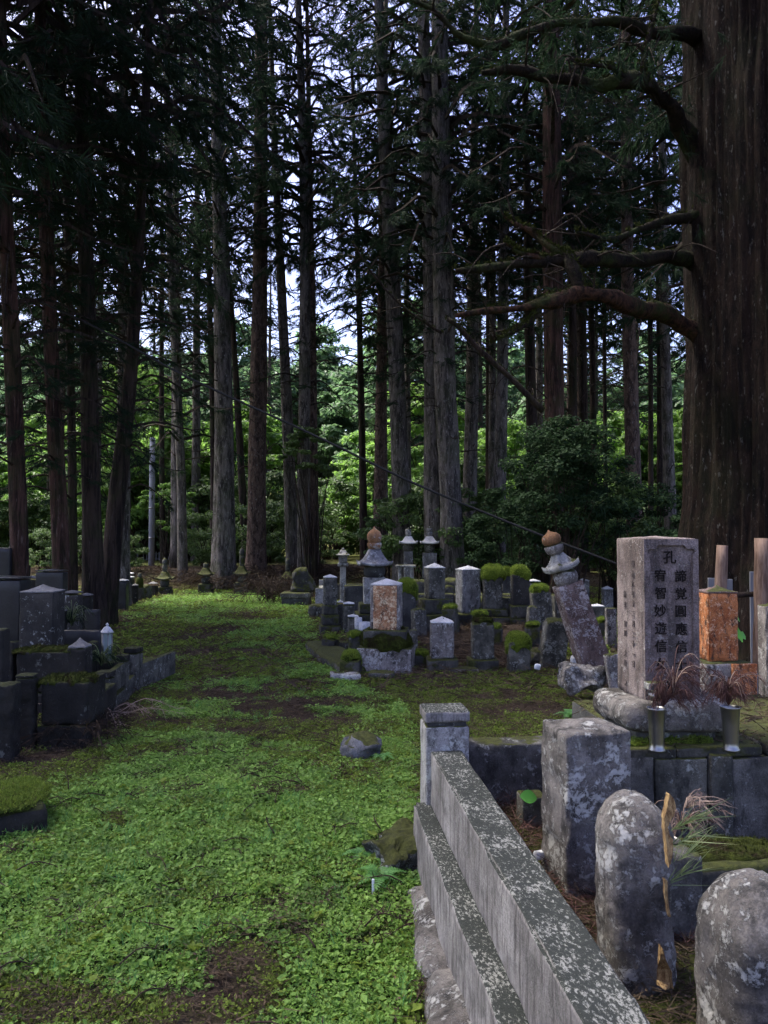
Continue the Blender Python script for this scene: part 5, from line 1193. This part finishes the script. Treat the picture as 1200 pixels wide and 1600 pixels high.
TREE_I = [0]
def tree(label, ctrl, Y, mat, crown=7.0, kind=0, low=None, dl=True, name='cedar_tree', Ht=25, group=None, sides=22, groove=.06, flare=.20, cat='tree', csc=1.0):
    """ctrl: (py, px, width_px) from the base up, all at depth Y"""
    TREE_I[0] += 1; i = TREE_I[0]
    ctrl = sorted(ctrl, key=lambda c: -c[0]); bx = X(ctrl[0][1], Y); g = gz1(bx, Y)
    zs = [Z(c[0], Y) - g for c in ctrl]; xs = [X(c[1], Y) - bx for c in ctrl]; ws = [c[2] * Y / F / 2 for c in ctrl]
    zs[0] = -.15; xs = list(xs)
    sl = (xs[-1] - xs[-2]) / max(zs[-1] - zs[-2], .1); sl = max(-.04, min(.04, sl)); zt = max(Ht, zs[-1] + 3)
    zz = np.concatenate([np.linspace(-.15, 1.5, 9), np.arange(1.9, 14, .45), np.linspace(14.2, zt, 14)])
    xi = np.interp(zz, zs, xs); ab = zz > zs[-1]; xi[ab] = xs[-1] + (zz[ab] - zs[-1]) * sl
    wi = np.interp(zz, zs, ws); wi[ab] = ws[-1] * np.clip(1 - (zz[ab] - zs[-1]) / (zt - zs[-1] + .5), .08, 1)
    ker = np.ones(3) / 3; xi2 = np.convolve(np.pad(xi, 1, 'edge'), ker, 'valid'); 
    yj = .05 * np.sin(zz * .45 + i)
    P = np.stack([xi2, yj, zz], 1)
    T = thing(name, label, cat, (bx, Y, g), (0, 0, 0), group)
    part('trunk', trunk_mesh(P, wi, sides, groove, i, flare), M[mat], T)
    rr = random.Random(i * 13)
    if kind >= 0:
        cs = (CR if kind == 0 else CRD if kind == 1 else CRF); me = cs[i % len(cs)]
        xc = float(np.interp(crown, zz, xi2)); s = csc * rr.uniform(.9, 1.15); hz = (zt - crown) / (13.0 if kind < 2 else 16.0)
        o = add_crown(T, me, (xc, 0, crown), (s, s, max(.7, hz * 1.05)), rr.uniform(0, 6.28)); o.rotation_euler[1] = math.atan(sl)
    if low:
        for (zl, sc_) in low: add_crown(T, CRL[(i + int(zl)) % 3], (float(np.interp(zl, zz, xi2)), 0, zl), sc_, rr.uniform(0, 6.28), 'low_boughs')
    if dl:
        o = link('dead_limbs', DL[i % 4], None, T, (float(np.interp(5, zz, xi2)), 0, 3.2), (0, 0, rr.uniform(0, 6.28))); o['kind'] = 'stuff'
    return T

# left group
tree('thick dark trunk at the far left edge of the wood, leaning outwards', [(900, 30, 30), (840, 28, 27), (500, 12, 25), (300, 2, 20)], 11.5, 'bark_red', 7.4, 1, [(2.6, .7), (4.0, .9), (5.6, 1.1)], csc=1.05)
tree('reddish peeling cedar second from the left edge', [(955, 100, 29), (800, 92, 25), (600, 80, 22), (460, 74, 22), (250, 62, 20), (50, 52, 17)], 12.5, 'bark_red', 8.0, 1, [(2.2, .65), (3.6, .8), (5.2, 1.0), (6.6, 1.1)], csc=1.08)
tree('straight dark cedar third from the left edge', [(955, 150, 39), (800, 144, 29), (500, 135, 24), (250, 122, 20), (0, 111, 17)], 13.2, 'bark_dark', 8.2, 1, [(2.8, .7), (4.4, .9), (6, 1.1)], csc=1.08)
tree('thin black trunk between the reddish cedar and the dark cedar', [(935, 118, 15), (700, 112, 13), (500, 104, 12)], 16, 'bark_dark', 7, 0, [(2.2, 1.0), (4.0, 1.1), (5.5, 1.2)])
tree('dark cedar that leans right, fourth big trunk from the left', [(950, 168, 30), (800, 180, 27), (600, 200, 22), (400, 210, 17), (100, 224, 12)], 14, 'bark_dark', 8, 1, [(3.0, .8), (4.6, .9), (6.2, 1.1)], csc=1.05)
tree('brown trunk close behind the right-leaning dark cedar', [(930, 193, 25), (800, 191, 22), (600, 190, 18), (400, 188, 15)], 17.5, 'bark_grey', 8, 1, [(2.5, .9), (4.2, 1.1), (6, 1.2)])
tree('slim mossy trunk left of the path end', [(898, 286, 16), (750, 282, 14), (600, 275, 13), (400, 263, 11), (200, 256, 11)], 23, 'bark_grey', 6.8, 0, [(4.0, 1.3), (5.4, 1.2)])
tree('slender background trunk behind the slim mossy trunk', [(895, 254, 8), (700, 252, 8), (500, 250, 7)], 30, 'bark_dark', 9, 2)
# path end
tree('pale grey flaking cedar with a flared foot at the path end', [(912, 351, 46), (880, 350, 36), (700, 350, 29), (500, 345, 26), (200, 336, 21), (0, 330, 18)], 22.5, 'bark_grey', 9.8, 0)
tree('straight brown cypress right of the pale flaking cedar', [(890, 401, 32), (800, 401, 29), (600, 403, 26), (400, 404, 23), (200, 405, 21), (0, 405, 18)], 23.5, 'bark_brown', 9.8, 0)
tree('thin leaning trunk between the pale cedar and the brown cypress', [(880, 386, 12), (700, 374, 11), (500, 361, 9), (400, 352, 8)], 29, 'bark_dark', 9, 2)
tree('thin dark trunk just left of the pale flaking cedar', [(885, 335, 11), (700, 332, 10), (450, 325, 8)], 27, 'bark_dark', 9, 2)
tree('mossy grey trunk right of the brown cypress, leaning left upwards', [(890, 458, 22), (750, 452, 19), (600, 446, 16), (400, 436, 13), (200, 425, 10)], 24, 'bark_grey', 10, 0)
tree('left trunk of the close pair beside the path end', [(890, 475, 21), (750, 474, 20), (500, 476, 17), (300, 474, 15), (100, 467, 12)], 23, 'bark_grey', 9.2, 1, [(5.2, 1.0)])
tree('right trunk of the close pair beside the path end', [(890, 491, 17), (750, 489, 16), (500, 487, 12), (300, 483, 9), (100, 479, 7)], 23.6, 'bark_brown', 9.5, 0)
tree('thin straight trunk behind the tallest grave tower', [(880, 569, 13), (700, 566, 11), (500, 561, 9), (400, 558, 8)], 27, 'bark_dark', 8, 2, [(6, 1.1)])
tree('faint narrow trunk left of the grey shaggy cedar', [(880, 600, 14), (700, 599, 13), (500, 597, 12)], 29, 'bark_grey', 9, 2)
tree('grey shaggy cedar behind the twin towers', [(880, 628, 30), (750, 626, 27), (600, 621, 26), (400, 612, 24), (200, 600, 20)], 21.5, 'bark_grey', 8.5, 1, [(4.8, .8), (7, 1.0)])
tree('left stem of the massive double cedar in the middle', [(900, 682, 36), (780, 678, 32), (600, 677, 28), (400, 674, 26), (200, 668, 24)], 20.5, 'bark_grey', 8.0, 1, [(5.0, .9)])
tree('right and broader stem of the massive double cedar in the middle', [(900, 708, 42), (780, 704, 34), (600, 696, 34), (400, 692, 32), (200, 690, 28), (0, 688, 26)], 20.0, 'bark_grey', 8.5, 1, [(6.0, 1.0)], groove=.10)
tree('dark brown trunk right of the massive double cedar', [(880, 733, 24), (750, 735, 22), (600, 738, 20), (400, 741, 17)], 24, 'bark_grey', 9, 0, [(6.5, .9)])
tree('thin black trunk behind the dark brown one', [(880, 764, 14), (700, 765, 12), (500, 766, 11)], 27, 'bark_dark', 9, 2)
tree('upright grey trunk left of the dark shrub', [(880, 779, 22), (790, 780, 20), (600, 786, 18), (400, 790, 16), (200, 792, 14)], 21, 'bark_grey', 9, 0, [(7, .8)])
tree('slim dark trunk above the left part of the shrub', [(880, 835, 18), (650, 832, 17), (500, 829, 15), (300, 826, 12)], 22, 'bark_dark', 9, 0)
tree('large reddish cedar rising out of the dark shrub', [(900, 866, 36), (640, 868, 30), (400, 866, 31), (200, 866, 29), (50, 866, 26)], 18.5, 'bark_red', 9, 1, [(6.5, .8)])
for px, w, Yk, lab in [(897, 14, 24, 'left one of three thin trunks behind the mossy boughs'), (912, 16, 26, 'middle one of three thin trunks behind the mossy boughs'), (928, 11, 28, 'right one of three thin trunks behind the mossy boughs')]:
    tree(lab, [(880, px, w), (600, px, w * .9), (300, px - 2, w * .7)], Yk, 'bark_dark', 9, 0 if Yk < 26 else 2)
tree('smooth grey-brown trunk between the shrub and the giant cedar', [(880, 992, 26), (700, 989, 23), (450, 985, 19), (100, 984, 14)], 20, 'bark_brown', 9.5, 0)
tree('pale trunk near the giant cedar, behind its low boughs', [(860, 1048, 20), (700, 1046, 17), (450, 1042, 14), (200, 1040, 12)], 24, 'bark_grey', 9, 0)
tree('thin dark trunk just left of the pale trunk near the giant cedar', [(860, 1032, 10), (600, 1034, 9), (300, 1030, 7)], 27, 'bark_dark', 9, 2)
tree('thin pole-like trunk right of the three thin trunks', [(870, 948, 7), (500, 946, 6)], 30, 'bark_dark', 9, 2)
tree('thin pole-like trunk between the smooth trunk and the pale trunk', [(860, 1017, 9), (500, 1019, 7)], 29, 'bark_dark', 9, 2)

# giant cedar on the right
GY = 8.5; gx = X(1246, GY); gg = gz1(gx, GY)
GT = thing('giant_cedar', 'enormous dark cedar filling the right edge, with long mossy boughs', 'tree', (gx, GY, gg))
zz = np.concatenate([np.linspace(-.2, 11, 150), np.linspace(11.5, 26, 16)])
wr = np.interp(zz, [-.2, 0, 2, 5, 9, 26], [1.30, 1.22, 1.10, 1.12, 1.14, .35])
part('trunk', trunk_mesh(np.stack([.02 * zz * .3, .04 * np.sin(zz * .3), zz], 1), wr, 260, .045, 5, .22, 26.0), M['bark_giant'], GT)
def bough(pts, mat='branch_moss', n=34, name='bough', parent=GT, sub=True, seed=0, rough=.22, fol=0, org=(gx, GY, gg)):
    """pts: (px, py, depth, width_px)"""
    if parent is GT and pts[0][0] > 1080:
        a0 = pts[0]; pts = [(a0[0] + 110, a0[1] + 30, 8.75, a0[3] * 1.9), (a0[0] + 8, a0[1] + 6, 8.62, a0[3] * 1.45)] + [(p[0], p[1], 8.5 if p[0] > 1062 else 8.25 if p[0] > 1030 else 8.0 if p[0] > 990 else p[2], p[3]) for p in pts[1:]]
    C = [np.array(at(p[0], p[1], p[2])) - np.array(org) for p in pts]; Rr = [p[3] * p[2] / F / 2 * .88 for p in pts]
    P = curve_pts(C, n); r = np.interp(np.linspace(0, len(pts) - 1, n), np.arange(len(pts)), Rr)
    P = P + np.stack([fbm(P + seed, 2.2, 2, k) for k in (1, 2, 3)], 1) * .05
    V, Fq = tube(P, r, 12, seed, float(r.max()) * rough, 5.0)
    o = link(name, mk(name, V, Fq), M[mat], parent)
    rng = np.random.RandomState(seed); mb = MB()
    for k in range(sub if not isinstance(sub, bool) else 10):
        i = rng.randint(int(n * .25), n); l = rng.uniform(.2, .8); d = np.array([rng.normal(-.3, .6), rng.normal(0, .6), rng.uniform(-.5, .7)]); d /= np.linalg.norm(d)
        q = curve_pts([P[i], P[i] + d * l * .5 + [0, 0, rng.uniform(-.05, .1)], P[i] + d * l + [0, 0, rng.uniform(-.25, .1)]], 7)
        V, Fq = tube(q, np.linspace(.012, .003, 7), 4); mb.add(V, Fq, 0)
    if mb.n:
        t_ = link('twigs', mb.mesh('twigs'), M['twig'], o); t_['kind'] = 'stuff'
    if fol:
        Cc = P[rng.randint(int(n * .2), n, fol)] + rng.normal(0, .25, (fol, 3)) - [0, 0, .12]; D = rng.normal(0, 1, (fol, 3)); D[:, 2] -= .6; D /= np.linalg.norm(D, axis=1, keepdims=True)
        V, T = blades(Cc, D, 34, .15, .006, .5, rng, .4); f = link('sprays', mk('sprays', V, T, False), M['needles'], o); f['kind'] = 'stuff'
    # moss tufts riding on the top side
    m = 260; i = rng.randint(0, n, m); u = rng.normal(0, .5, (m, 3)); u[:, 2] = np.abs(u[:, 2]) + .8; u /= np.linalg.norm(u, axis=1, keepdims=True)
    V, T = blades(P[i] + u * r[i][:, None] * 1.0 + rng.normal(0, .01, (m, 3)), u, 4, .035, .012, .8, rng, .2); f = link('moss_tufts', mk('moss_tufts', V, T, False), M['moss_dark'], o); f['kind'] = 'stuff'
    return o
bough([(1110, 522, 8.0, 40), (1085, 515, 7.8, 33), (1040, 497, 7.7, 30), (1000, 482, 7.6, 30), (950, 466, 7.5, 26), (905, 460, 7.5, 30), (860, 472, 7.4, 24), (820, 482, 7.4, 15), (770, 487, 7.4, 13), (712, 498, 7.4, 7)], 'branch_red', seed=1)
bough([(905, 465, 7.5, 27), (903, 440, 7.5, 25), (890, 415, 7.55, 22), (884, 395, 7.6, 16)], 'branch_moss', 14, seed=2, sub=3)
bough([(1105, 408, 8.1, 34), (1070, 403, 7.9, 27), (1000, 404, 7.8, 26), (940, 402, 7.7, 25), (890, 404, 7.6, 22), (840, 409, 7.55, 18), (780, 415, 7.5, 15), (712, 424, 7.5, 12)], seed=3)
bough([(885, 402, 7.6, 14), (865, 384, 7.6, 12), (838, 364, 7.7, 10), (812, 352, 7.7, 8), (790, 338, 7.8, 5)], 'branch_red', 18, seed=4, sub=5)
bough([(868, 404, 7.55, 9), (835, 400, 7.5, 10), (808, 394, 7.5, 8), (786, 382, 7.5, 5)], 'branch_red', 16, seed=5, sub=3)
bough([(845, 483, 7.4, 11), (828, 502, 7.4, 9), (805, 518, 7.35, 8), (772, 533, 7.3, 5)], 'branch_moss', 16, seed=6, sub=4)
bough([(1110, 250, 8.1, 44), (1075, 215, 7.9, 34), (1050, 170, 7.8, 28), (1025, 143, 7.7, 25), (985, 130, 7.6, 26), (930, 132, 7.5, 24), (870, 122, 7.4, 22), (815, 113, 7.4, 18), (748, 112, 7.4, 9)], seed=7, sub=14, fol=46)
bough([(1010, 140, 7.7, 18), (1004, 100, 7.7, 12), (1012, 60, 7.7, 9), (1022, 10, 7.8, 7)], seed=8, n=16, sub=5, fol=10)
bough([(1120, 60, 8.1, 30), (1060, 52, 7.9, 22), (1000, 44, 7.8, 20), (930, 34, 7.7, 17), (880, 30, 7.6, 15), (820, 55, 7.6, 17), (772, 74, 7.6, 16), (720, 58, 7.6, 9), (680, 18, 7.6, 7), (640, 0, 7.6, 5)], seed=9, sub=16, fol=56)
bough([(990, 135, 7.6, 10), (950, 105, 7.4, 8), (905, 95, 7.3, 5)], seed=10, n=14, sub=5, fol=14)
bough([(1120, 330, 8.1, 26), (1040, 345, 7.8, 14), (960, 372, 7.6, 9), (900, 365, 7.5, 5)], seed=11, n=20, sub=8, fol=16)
for k, (zc, rz) in enumerate([(8.5, .3), (12.5, 1.7)]): add_crown(GT, CRD[k], (-.2, .2, zc), (1.6, 1.6, .9), rz)
# dead limb hanging in the double cedar
DLm = bough([(700, 498, 14.0, 8), (730, 528, 14.0, 9), (765, 562, 14.0, 10), (805, 600, 14.0, 11), (848, 642, 14.0, 12)], 'bark_dark', 18, name='hanging_dead_limb', parent=None, sub=3, seed=12, org=(0, 0, 0))
tag(DLm, 'long dead limb hanging diagonally down to the top of the shrub', 'dead branch')
DLm = bough([(553, 380, 15.0, 3), (585, 430, 15.0, 4), (630, 480, 15.0, 5), (690, 520, 15.0, 5)], 'bark_dark', 16, name='hanging_dead_limb', parent=None, sub=6, seed=13, org=(0, 0, 0))
tag(DLm, 'thin dead limb running down towards the double cedar', 'dead branch')

# cable across the wood, from a tree outside the left edge to a stake behind the stele
cp = [at(-190, 368, 13.0), at(0, 445, 12.4), at(150, 512, 12.0), at(290, 588, 11.6), at(480, 675, 11.1), at(640, 752, 10.7), at(760, 802, 10.4), at(850, 838, 10.1), at(960, 880, 9.8), at(1060, 922, 9.6)]
V, Fq = tube(curve_pts(cp, 60), np.full(60, .019), 6); tag(link('cable', mk('cable', V, Fq), M['cable']), 'black cable running down across the wood from upper left to behind the stele', 'cable')
e = cp[-1]; gst = gz1(e[0], e[1]); V, Fq = tube([(0, 0, 0), (0, 0, e[2] - gst + .15)], [.05, .045], 10); tag(link('cable_stake', mk('cable_stake', V, Fq), M['bark_dark'], None, (e[0], e[1], gst - .02)), 'dark stake holding the end of the cable behind the orange gravestone', 'post')
tree('dark trunk outside the left edge that holds the upper end of the cable', [(900, -192, 40), (300, -196, 34)], 13.0, 'bark_dark', 7.5, 1, dl=False)

# shading canopy of the trees that stand left, right and behind the camera
for k, (x, y, h0, s) in enumerate([(-7.2, 7.0, 5.0, 1.35), (-6.0, 2.6, 4.8, 1.3), (-8.5, 10.5, 5.5, 1.3), (-4.6, -1.5, 7, 1.2), (5.8, 3.6, 7.5, 1.2), (1.8, -5.5, 7.5, 1.3), (8.0, 12.0, 6.5, 1.3), (7.5, 17, 7, 1.2), (10.5, 21, 7, 1.2), (-11.5, 14.5, 5, 1.3), (-9.5, 18, 6, 1.2)]):
    T = thing('cedar_tree', ['cedar just outside the left edge beside the smooth slab', 'nearest cedar left of the camera', 'cedar outside the left edge behind the smooth slab', 'cedar behind the camera to the left', 'cedar right of the near plot, out of the picture', 'cedar behind the camera', 'cedar hidden behind the giant cedar', 'second cedar hidden behind the giant cedar', 'farther cedar behind the giant cedar', 'cedar farther out left in the dark wood', 'cedar in the dark wood behind the left graves'][k], 'tree', (x, y, gz1(x, y)))
    zt = 24; z_ = np.concatenate([np.linspace(-.1, 12, 26), np.linspace(12.5, zt, 8)])
    part('trunk', trunk_mesh(np.stack([.02 * z_, 0 * z_, z_], 1), np.interp(z_, [0, 3, zt], [.34, .26, .06]), 18, .06, 300 + k), M['bark_dark'], T)
    o = add_crown(T, CRD[k % 2], (.15, 0, h0), (s, s, (zt - h0) / 12.5), k * 1.3)

# background wood: countable trunks behind the graves
rb = random.Random(99); used = []
nbg = 0
for row, (y0, y1, n) in enumerate([(25, 31, 15), (31, 38, 13), (46, 56, 12), (56, 74, 10)]):
    for k in range(n):
        for tr in range(30):
            y = rb.uniform(y0, y1); x = rb.uniform(-.62, .60) * y
            if row == 0 and -6.5 < x < -.3: continue
            if row < 2 and -5 < x < -.5 and rb.random() < .6: continue
            if all((x - a) ** 2 + (y - b) ** 2 > (1.6 + row * .3) ** 2 for a, b in used): break
        else: continue
        used.append((x, y)); w = rb.uniform(.13, .27); g_ = gz1(x, y); zt = rb.uniform(19, 26)
        T = thing('background_cedar', 'one of the slender cedars standing in the wood behind the graves', 'tree', (x, y, g_), (0, 0, 0), 'slender cedars in the wood behind the graves')
        z_ = np.concatenate([np.linspace(-.1, 10, 12), np.linspace(11, zt, 6)]); ln = rb.uniform(-.02, .02)
        part('trunk', trunk_mesh(np.stack([ln * z_, 0 * z_, z_], 1), np.interp(z_, [0, 4, zt], [w, w * .85, .04]), 10, .05, nbg), M[rb.choice(['bark_dark', 'bark_grey', 'bark_brown'])], T)
        c0 = rb.uniform(6.5, 10) if row < 2 else rb.uniform(4, 9)
        o = add_crown(T, CRF[nbg % 4], (ln * c0, 0, c0), (.95, .95, (zt - c0) / 15.5), rb.uniform(0, 6.28)); nbg += 1
        if row < 2: o = link('dead_limbs', DL[nbg % 4], None, T, (ln * 4, 0, 2.0), (0, 0, rb.uniform(0, 6))); o['kind'] = 'stuff'

ORD = 'first second third fourth fifth sixth seventh eighth ninth tenth eleventh twelfth thirteenth fourteenth fifteenth sixteenth seventeenth eighteenth nineteenth twentieth'.split()
TENS = {2: 'twenty', 3: 'thirty', 4: 'forty', 5: 'fifty', 6: 'sixty'}; TENTH = {3: 'thirtieth', 4: 'fortieth', 5: 'fiftieth', 6: 'sixtieth'}
def ordinal(n): return ORD[n - 1] if n <= 20 else TENTH[n // 10] if n % 10 == 0 else TENS[n // 10] + '-' + ORD[n % 10 - 1]
LM = [(20, 'the left edge'), (95, 'the reddish peeling cedar'), (150, 'the right-leaning dark cedar'), (285, 'the slim mossy trunk'), (350, 'the pale flaking cedar'), (403, 'the brown cypress'), (480, 'the close trunk pair'),
      (569, 'the tallest grave tower'), (622, 'the shaggy grey cedar'), (695, 'the double cedar'), (780, 'the dark shrub'), (866, 'the large reddish cedar'), (925, 'the leaning tower'), (990, 'the smooth trunk by the stele'), (1120, 'the giant cedar')]
far = sorted([o for o in bpy.data.objects if o.name.startswith('background_cedar')], key=lambda o: o.location.x / o.location.y)
for k, o in enumerate(far):
    p_ = 600 + F * o.location.x / o.location.y; lm = min(LM, key=lambda q: abs(q[0] - p_))[1]
    tone = [c for c in o.children if c.name.startswith('trunk')][0].data.materials[0].name.split('_')[0]
    o['label'] = 'slender %s far cedar near %s, %s from the left' % ({'dark': 'dark', 'grey': 'grey', 'brown': 'brown'}[tone], lm, ordinal(k + 1))

# broad-leaved shrubs and small trees
def broad(seed, w, h, z0, nclump, nleaf, size, flat=.35, core=False):
    rng = np.random.RandomState(seed); mb = MB()
    th = rng.rand(nclump) * 6.283; u = rng.rand(nclump) ** .45; zz_ = z0 + (h - z0) * rng.rand(nclump) ** .8
    prof = np.sin(np.clip((zz_ - z0) / (h - z0), 0, 1) * 2.6 + .35) ** .7
    C = np.stack([np.cos(th) * u * w / 2 * prof, np.sin(th) * u * w / 2 * prof, zz_], 1)
    r = (.09 + .10 * rng.rand(nclump)) * w * .8
    k = rng.randint(0, nclump, nleaf); d = rng.normal(0, 1, (nleaf, 3)); d /= np.linalg.norm(d, axis=1, keepdims=True); rr = rng.rand(nleaf) ** .45
    P = C[k] + d * (r[k] * rr)[:, None] * np.array([1, 1, flat + .25])
    V, T = leaves(P, size, rng, up=.55, aspect=.6, Nrm=d * .6); mb.add(V, T, 0)
    for i in range(min(nclump, 26)):
        b = np.array([rng.normal(0, .06) * w, rng.normal(0, .06) * w, -.05]); q = curve_pts([b, b * .6 + C[i] * .35 + [0, 0, .1 * h], C[i]], 7)
        Vt, Ft = tube(q, np.linspace(.018 * max(1, h / 3), .005, 7), 4); mb.add(Vt, Ft, 1)
    return mb.mesh('foliage', False)
def shrub(name, label, px, py_top, wpx, Y, me_args, mats, group=None, cat='shrub', me=None, loc=None):
    x = X(px, Y) if loc is None else loc[0]; g_ = gz1(x, Y); T = thing(name, label, cat, (x, Y, g_), (0, 0, 0), group)
    if me is None: me = broad(*me_args)
    o = link('foliage', me, mats, T); return T, o
Y = 15.5; s = Y / F
shrub('camellia_shrub', 'large dark glossy shrub behind the leaning tower', 885, 640, 200, Y, (1, 205 * s, Z(668, Y) + .1, 1.1, 110, 15000, .080), [M['leaf_dark'], M['bark_dark']])
shrub('camellia_shrub', 'lower dark shrub at the left shoulder of the big glossy shrub', 800, 700, 130, 17, (2, 2.1, 2.6, .3, 60, 7000, .08), [M['leaf_dark'], M['bark_dark']])
shrub('camellia_shrub', 'dark shrub right of the big glossy shrub, in front of the giant cedar', 1010, 760, 150, 17, (3, 2.6, 2.6, .2, 70, 8000, .08), [M['leaf_dark'], M['bark_dark']])
shrub('camellia_shrub', 'narrow dark shrub rising behind the left half of the big glossy shrub', 842, 690, 100, 16.6, (11, 1.5, 3.3, .9, 46, 5200, .08), [M['leaf_dark'], M['bark_dark']])
shrub('camellia_shrub', 'loose dark shrub spilling right from the big glossy shrub', 955, 690, 100, 16.2, (12, 1.9, 2.9, .7, 50, 5600, .08), [M['leaf_mid'], M['bark_dark']])
shrub('maple_shrub', 'green layered shrub behind the twin white-roofed towers', 662, 775, 150, 21.5, (4, 3.4, 2.7, .6, 70, 9000, .10, .12), [M['leaf_mid'], M['bark_dark']])
shrub('maple_shrub', 'green shrub at the foot of the massive double cedar', 748, 780, 130, 20.5, (5, 2.6, 2.7, .3, 60, 8000, .10, .15), [M['leaf_mid'], M['bark_dark']])
shrub('maple_shrub', 'pale-leaved branchy shrub in front of the trunk pair', 485, 690, 90, 22.5, (6, 1.9, 4.6, 3.1, 26, 2600, .11, .10), [M['leaf_mid'], M['bark_dark']])
shrub('maple_shrub', 'small green tree beside the concrete pole', 262, 800, 50, 28, (7, 2.2, 3.0, 1.3, 22, 2400, .13, .10), [M['leaf_far'], M['bark_dark']])
shrub('maple_shrub', 'bluish-green bush left of the grey shaggy cedar', 600, 780, 60, 22, (8, 1.3, 2.6, .8, 22, 2400, .09, .2), [M['leaf_mid'], M['bark_dark']])
shrub('maple_shrub', 'low leafy shrub between the stele and the giant cedar', 1060, 800, 80, 14.5, (9, 1.6, 1.9, .1, 40, 4000, .07, .2), [M['leaf_dark'], M['bark_dark']])
BF = [broad(20 + i, [4.2, 5.0, 3.4][i], [5.5, 6.5, 4.2][i], .8, 70, 8500, .20, .12) for i in range(3)]
BH = [broad(30 + i, 7.5, [10, 12, 9][i], 1.5, 90, 7000, .42, .25) for i in range(3)]
BD = [broad(40 + i, 3.0, 2.4, .05, 40, 5000, .11, .3) for i in range(2)]
for m_ in BF: m_.materials.append(M['leaf_far']); m_.materials.append(M['bark_dark'])
for m_ in BH: m_.materials.append(M['leaf_hill_haze']); m_.materials.append(M['bark_dark'])
for m_ in BD: m_.materials.append(M['leaf_mid']); m_.materials.append(M['bark_dark'])
rb = random.Random(5)
for k in range(44):
    y = rb.uniform(33, 46); x = rb.uniform(-.58, .58) * y
    T, o = shrub('maple_tree', 'one of the bright green maples lit behind the trunks', 0, 0, 0, y, None, None, 'bright maples behind the trunks', 'tree', BF[k % 3], (x,)); o.rotation_euler[2] = rb.uniform(0, 6.28); sc_ = rb.uniform(.8, 1.3); o.scale = (sc_, sc_, sc_)
for k in range(95):
    y = rb.uniform(50, 118); x = rb.uniform(-.62, .62) * y
    T, o = shrub('hillside_tree', 'one of the leafy trees covering the slope beyond the wood', 0, 0, 0, y, None, None, 'leafy trees on the slope beyond the wood', 'tree', BH[k % 3], (x,)); o.rotation_euler[2] = rb.uniform(0, 6.28); sc_ = rb.uniform(.8, 1.35); o.scale = (sc_, sc_, sc_)
for k in range(46):
    y = rb.uniform(30, 43); x = rb.uniform(-.58, .58) * y
    T, o = shrub('undergrowth_bush', 'one of the taller bushes filling the ground between the far trunks', 0, 0, 0, y, None, None, 'taller bushes between the far trunks', 'shrub', BD[k % 2], (x,)); o.rotation_euler[2] = rb.uniform(0, 6.28); sc_ = rb.uniform(1.0, 1.7); o.scale = (sc_, sc_, sc_)
for k in range(26):
    y = rb.uniform(23.5, 31); x = rb.uniform(-.55, .55) * y
    if -5.5 < x < 1.5 and k % 3: x += 9 if x > -2 else -7
    T, o = shrub('undergrowth_bush', 'one of the low bushes growing on the bank behind the graves', 0, 0, 0, y, None, None, 'low bushes on the bank behind the graves', 'shrub', BD[k % 2], (x,)); o.rotation_euler[2] = rb.uniform(0, 6.28); sc_ = rb.uniform(.45, .95); o.scale = (sc_, sc_, sc_)
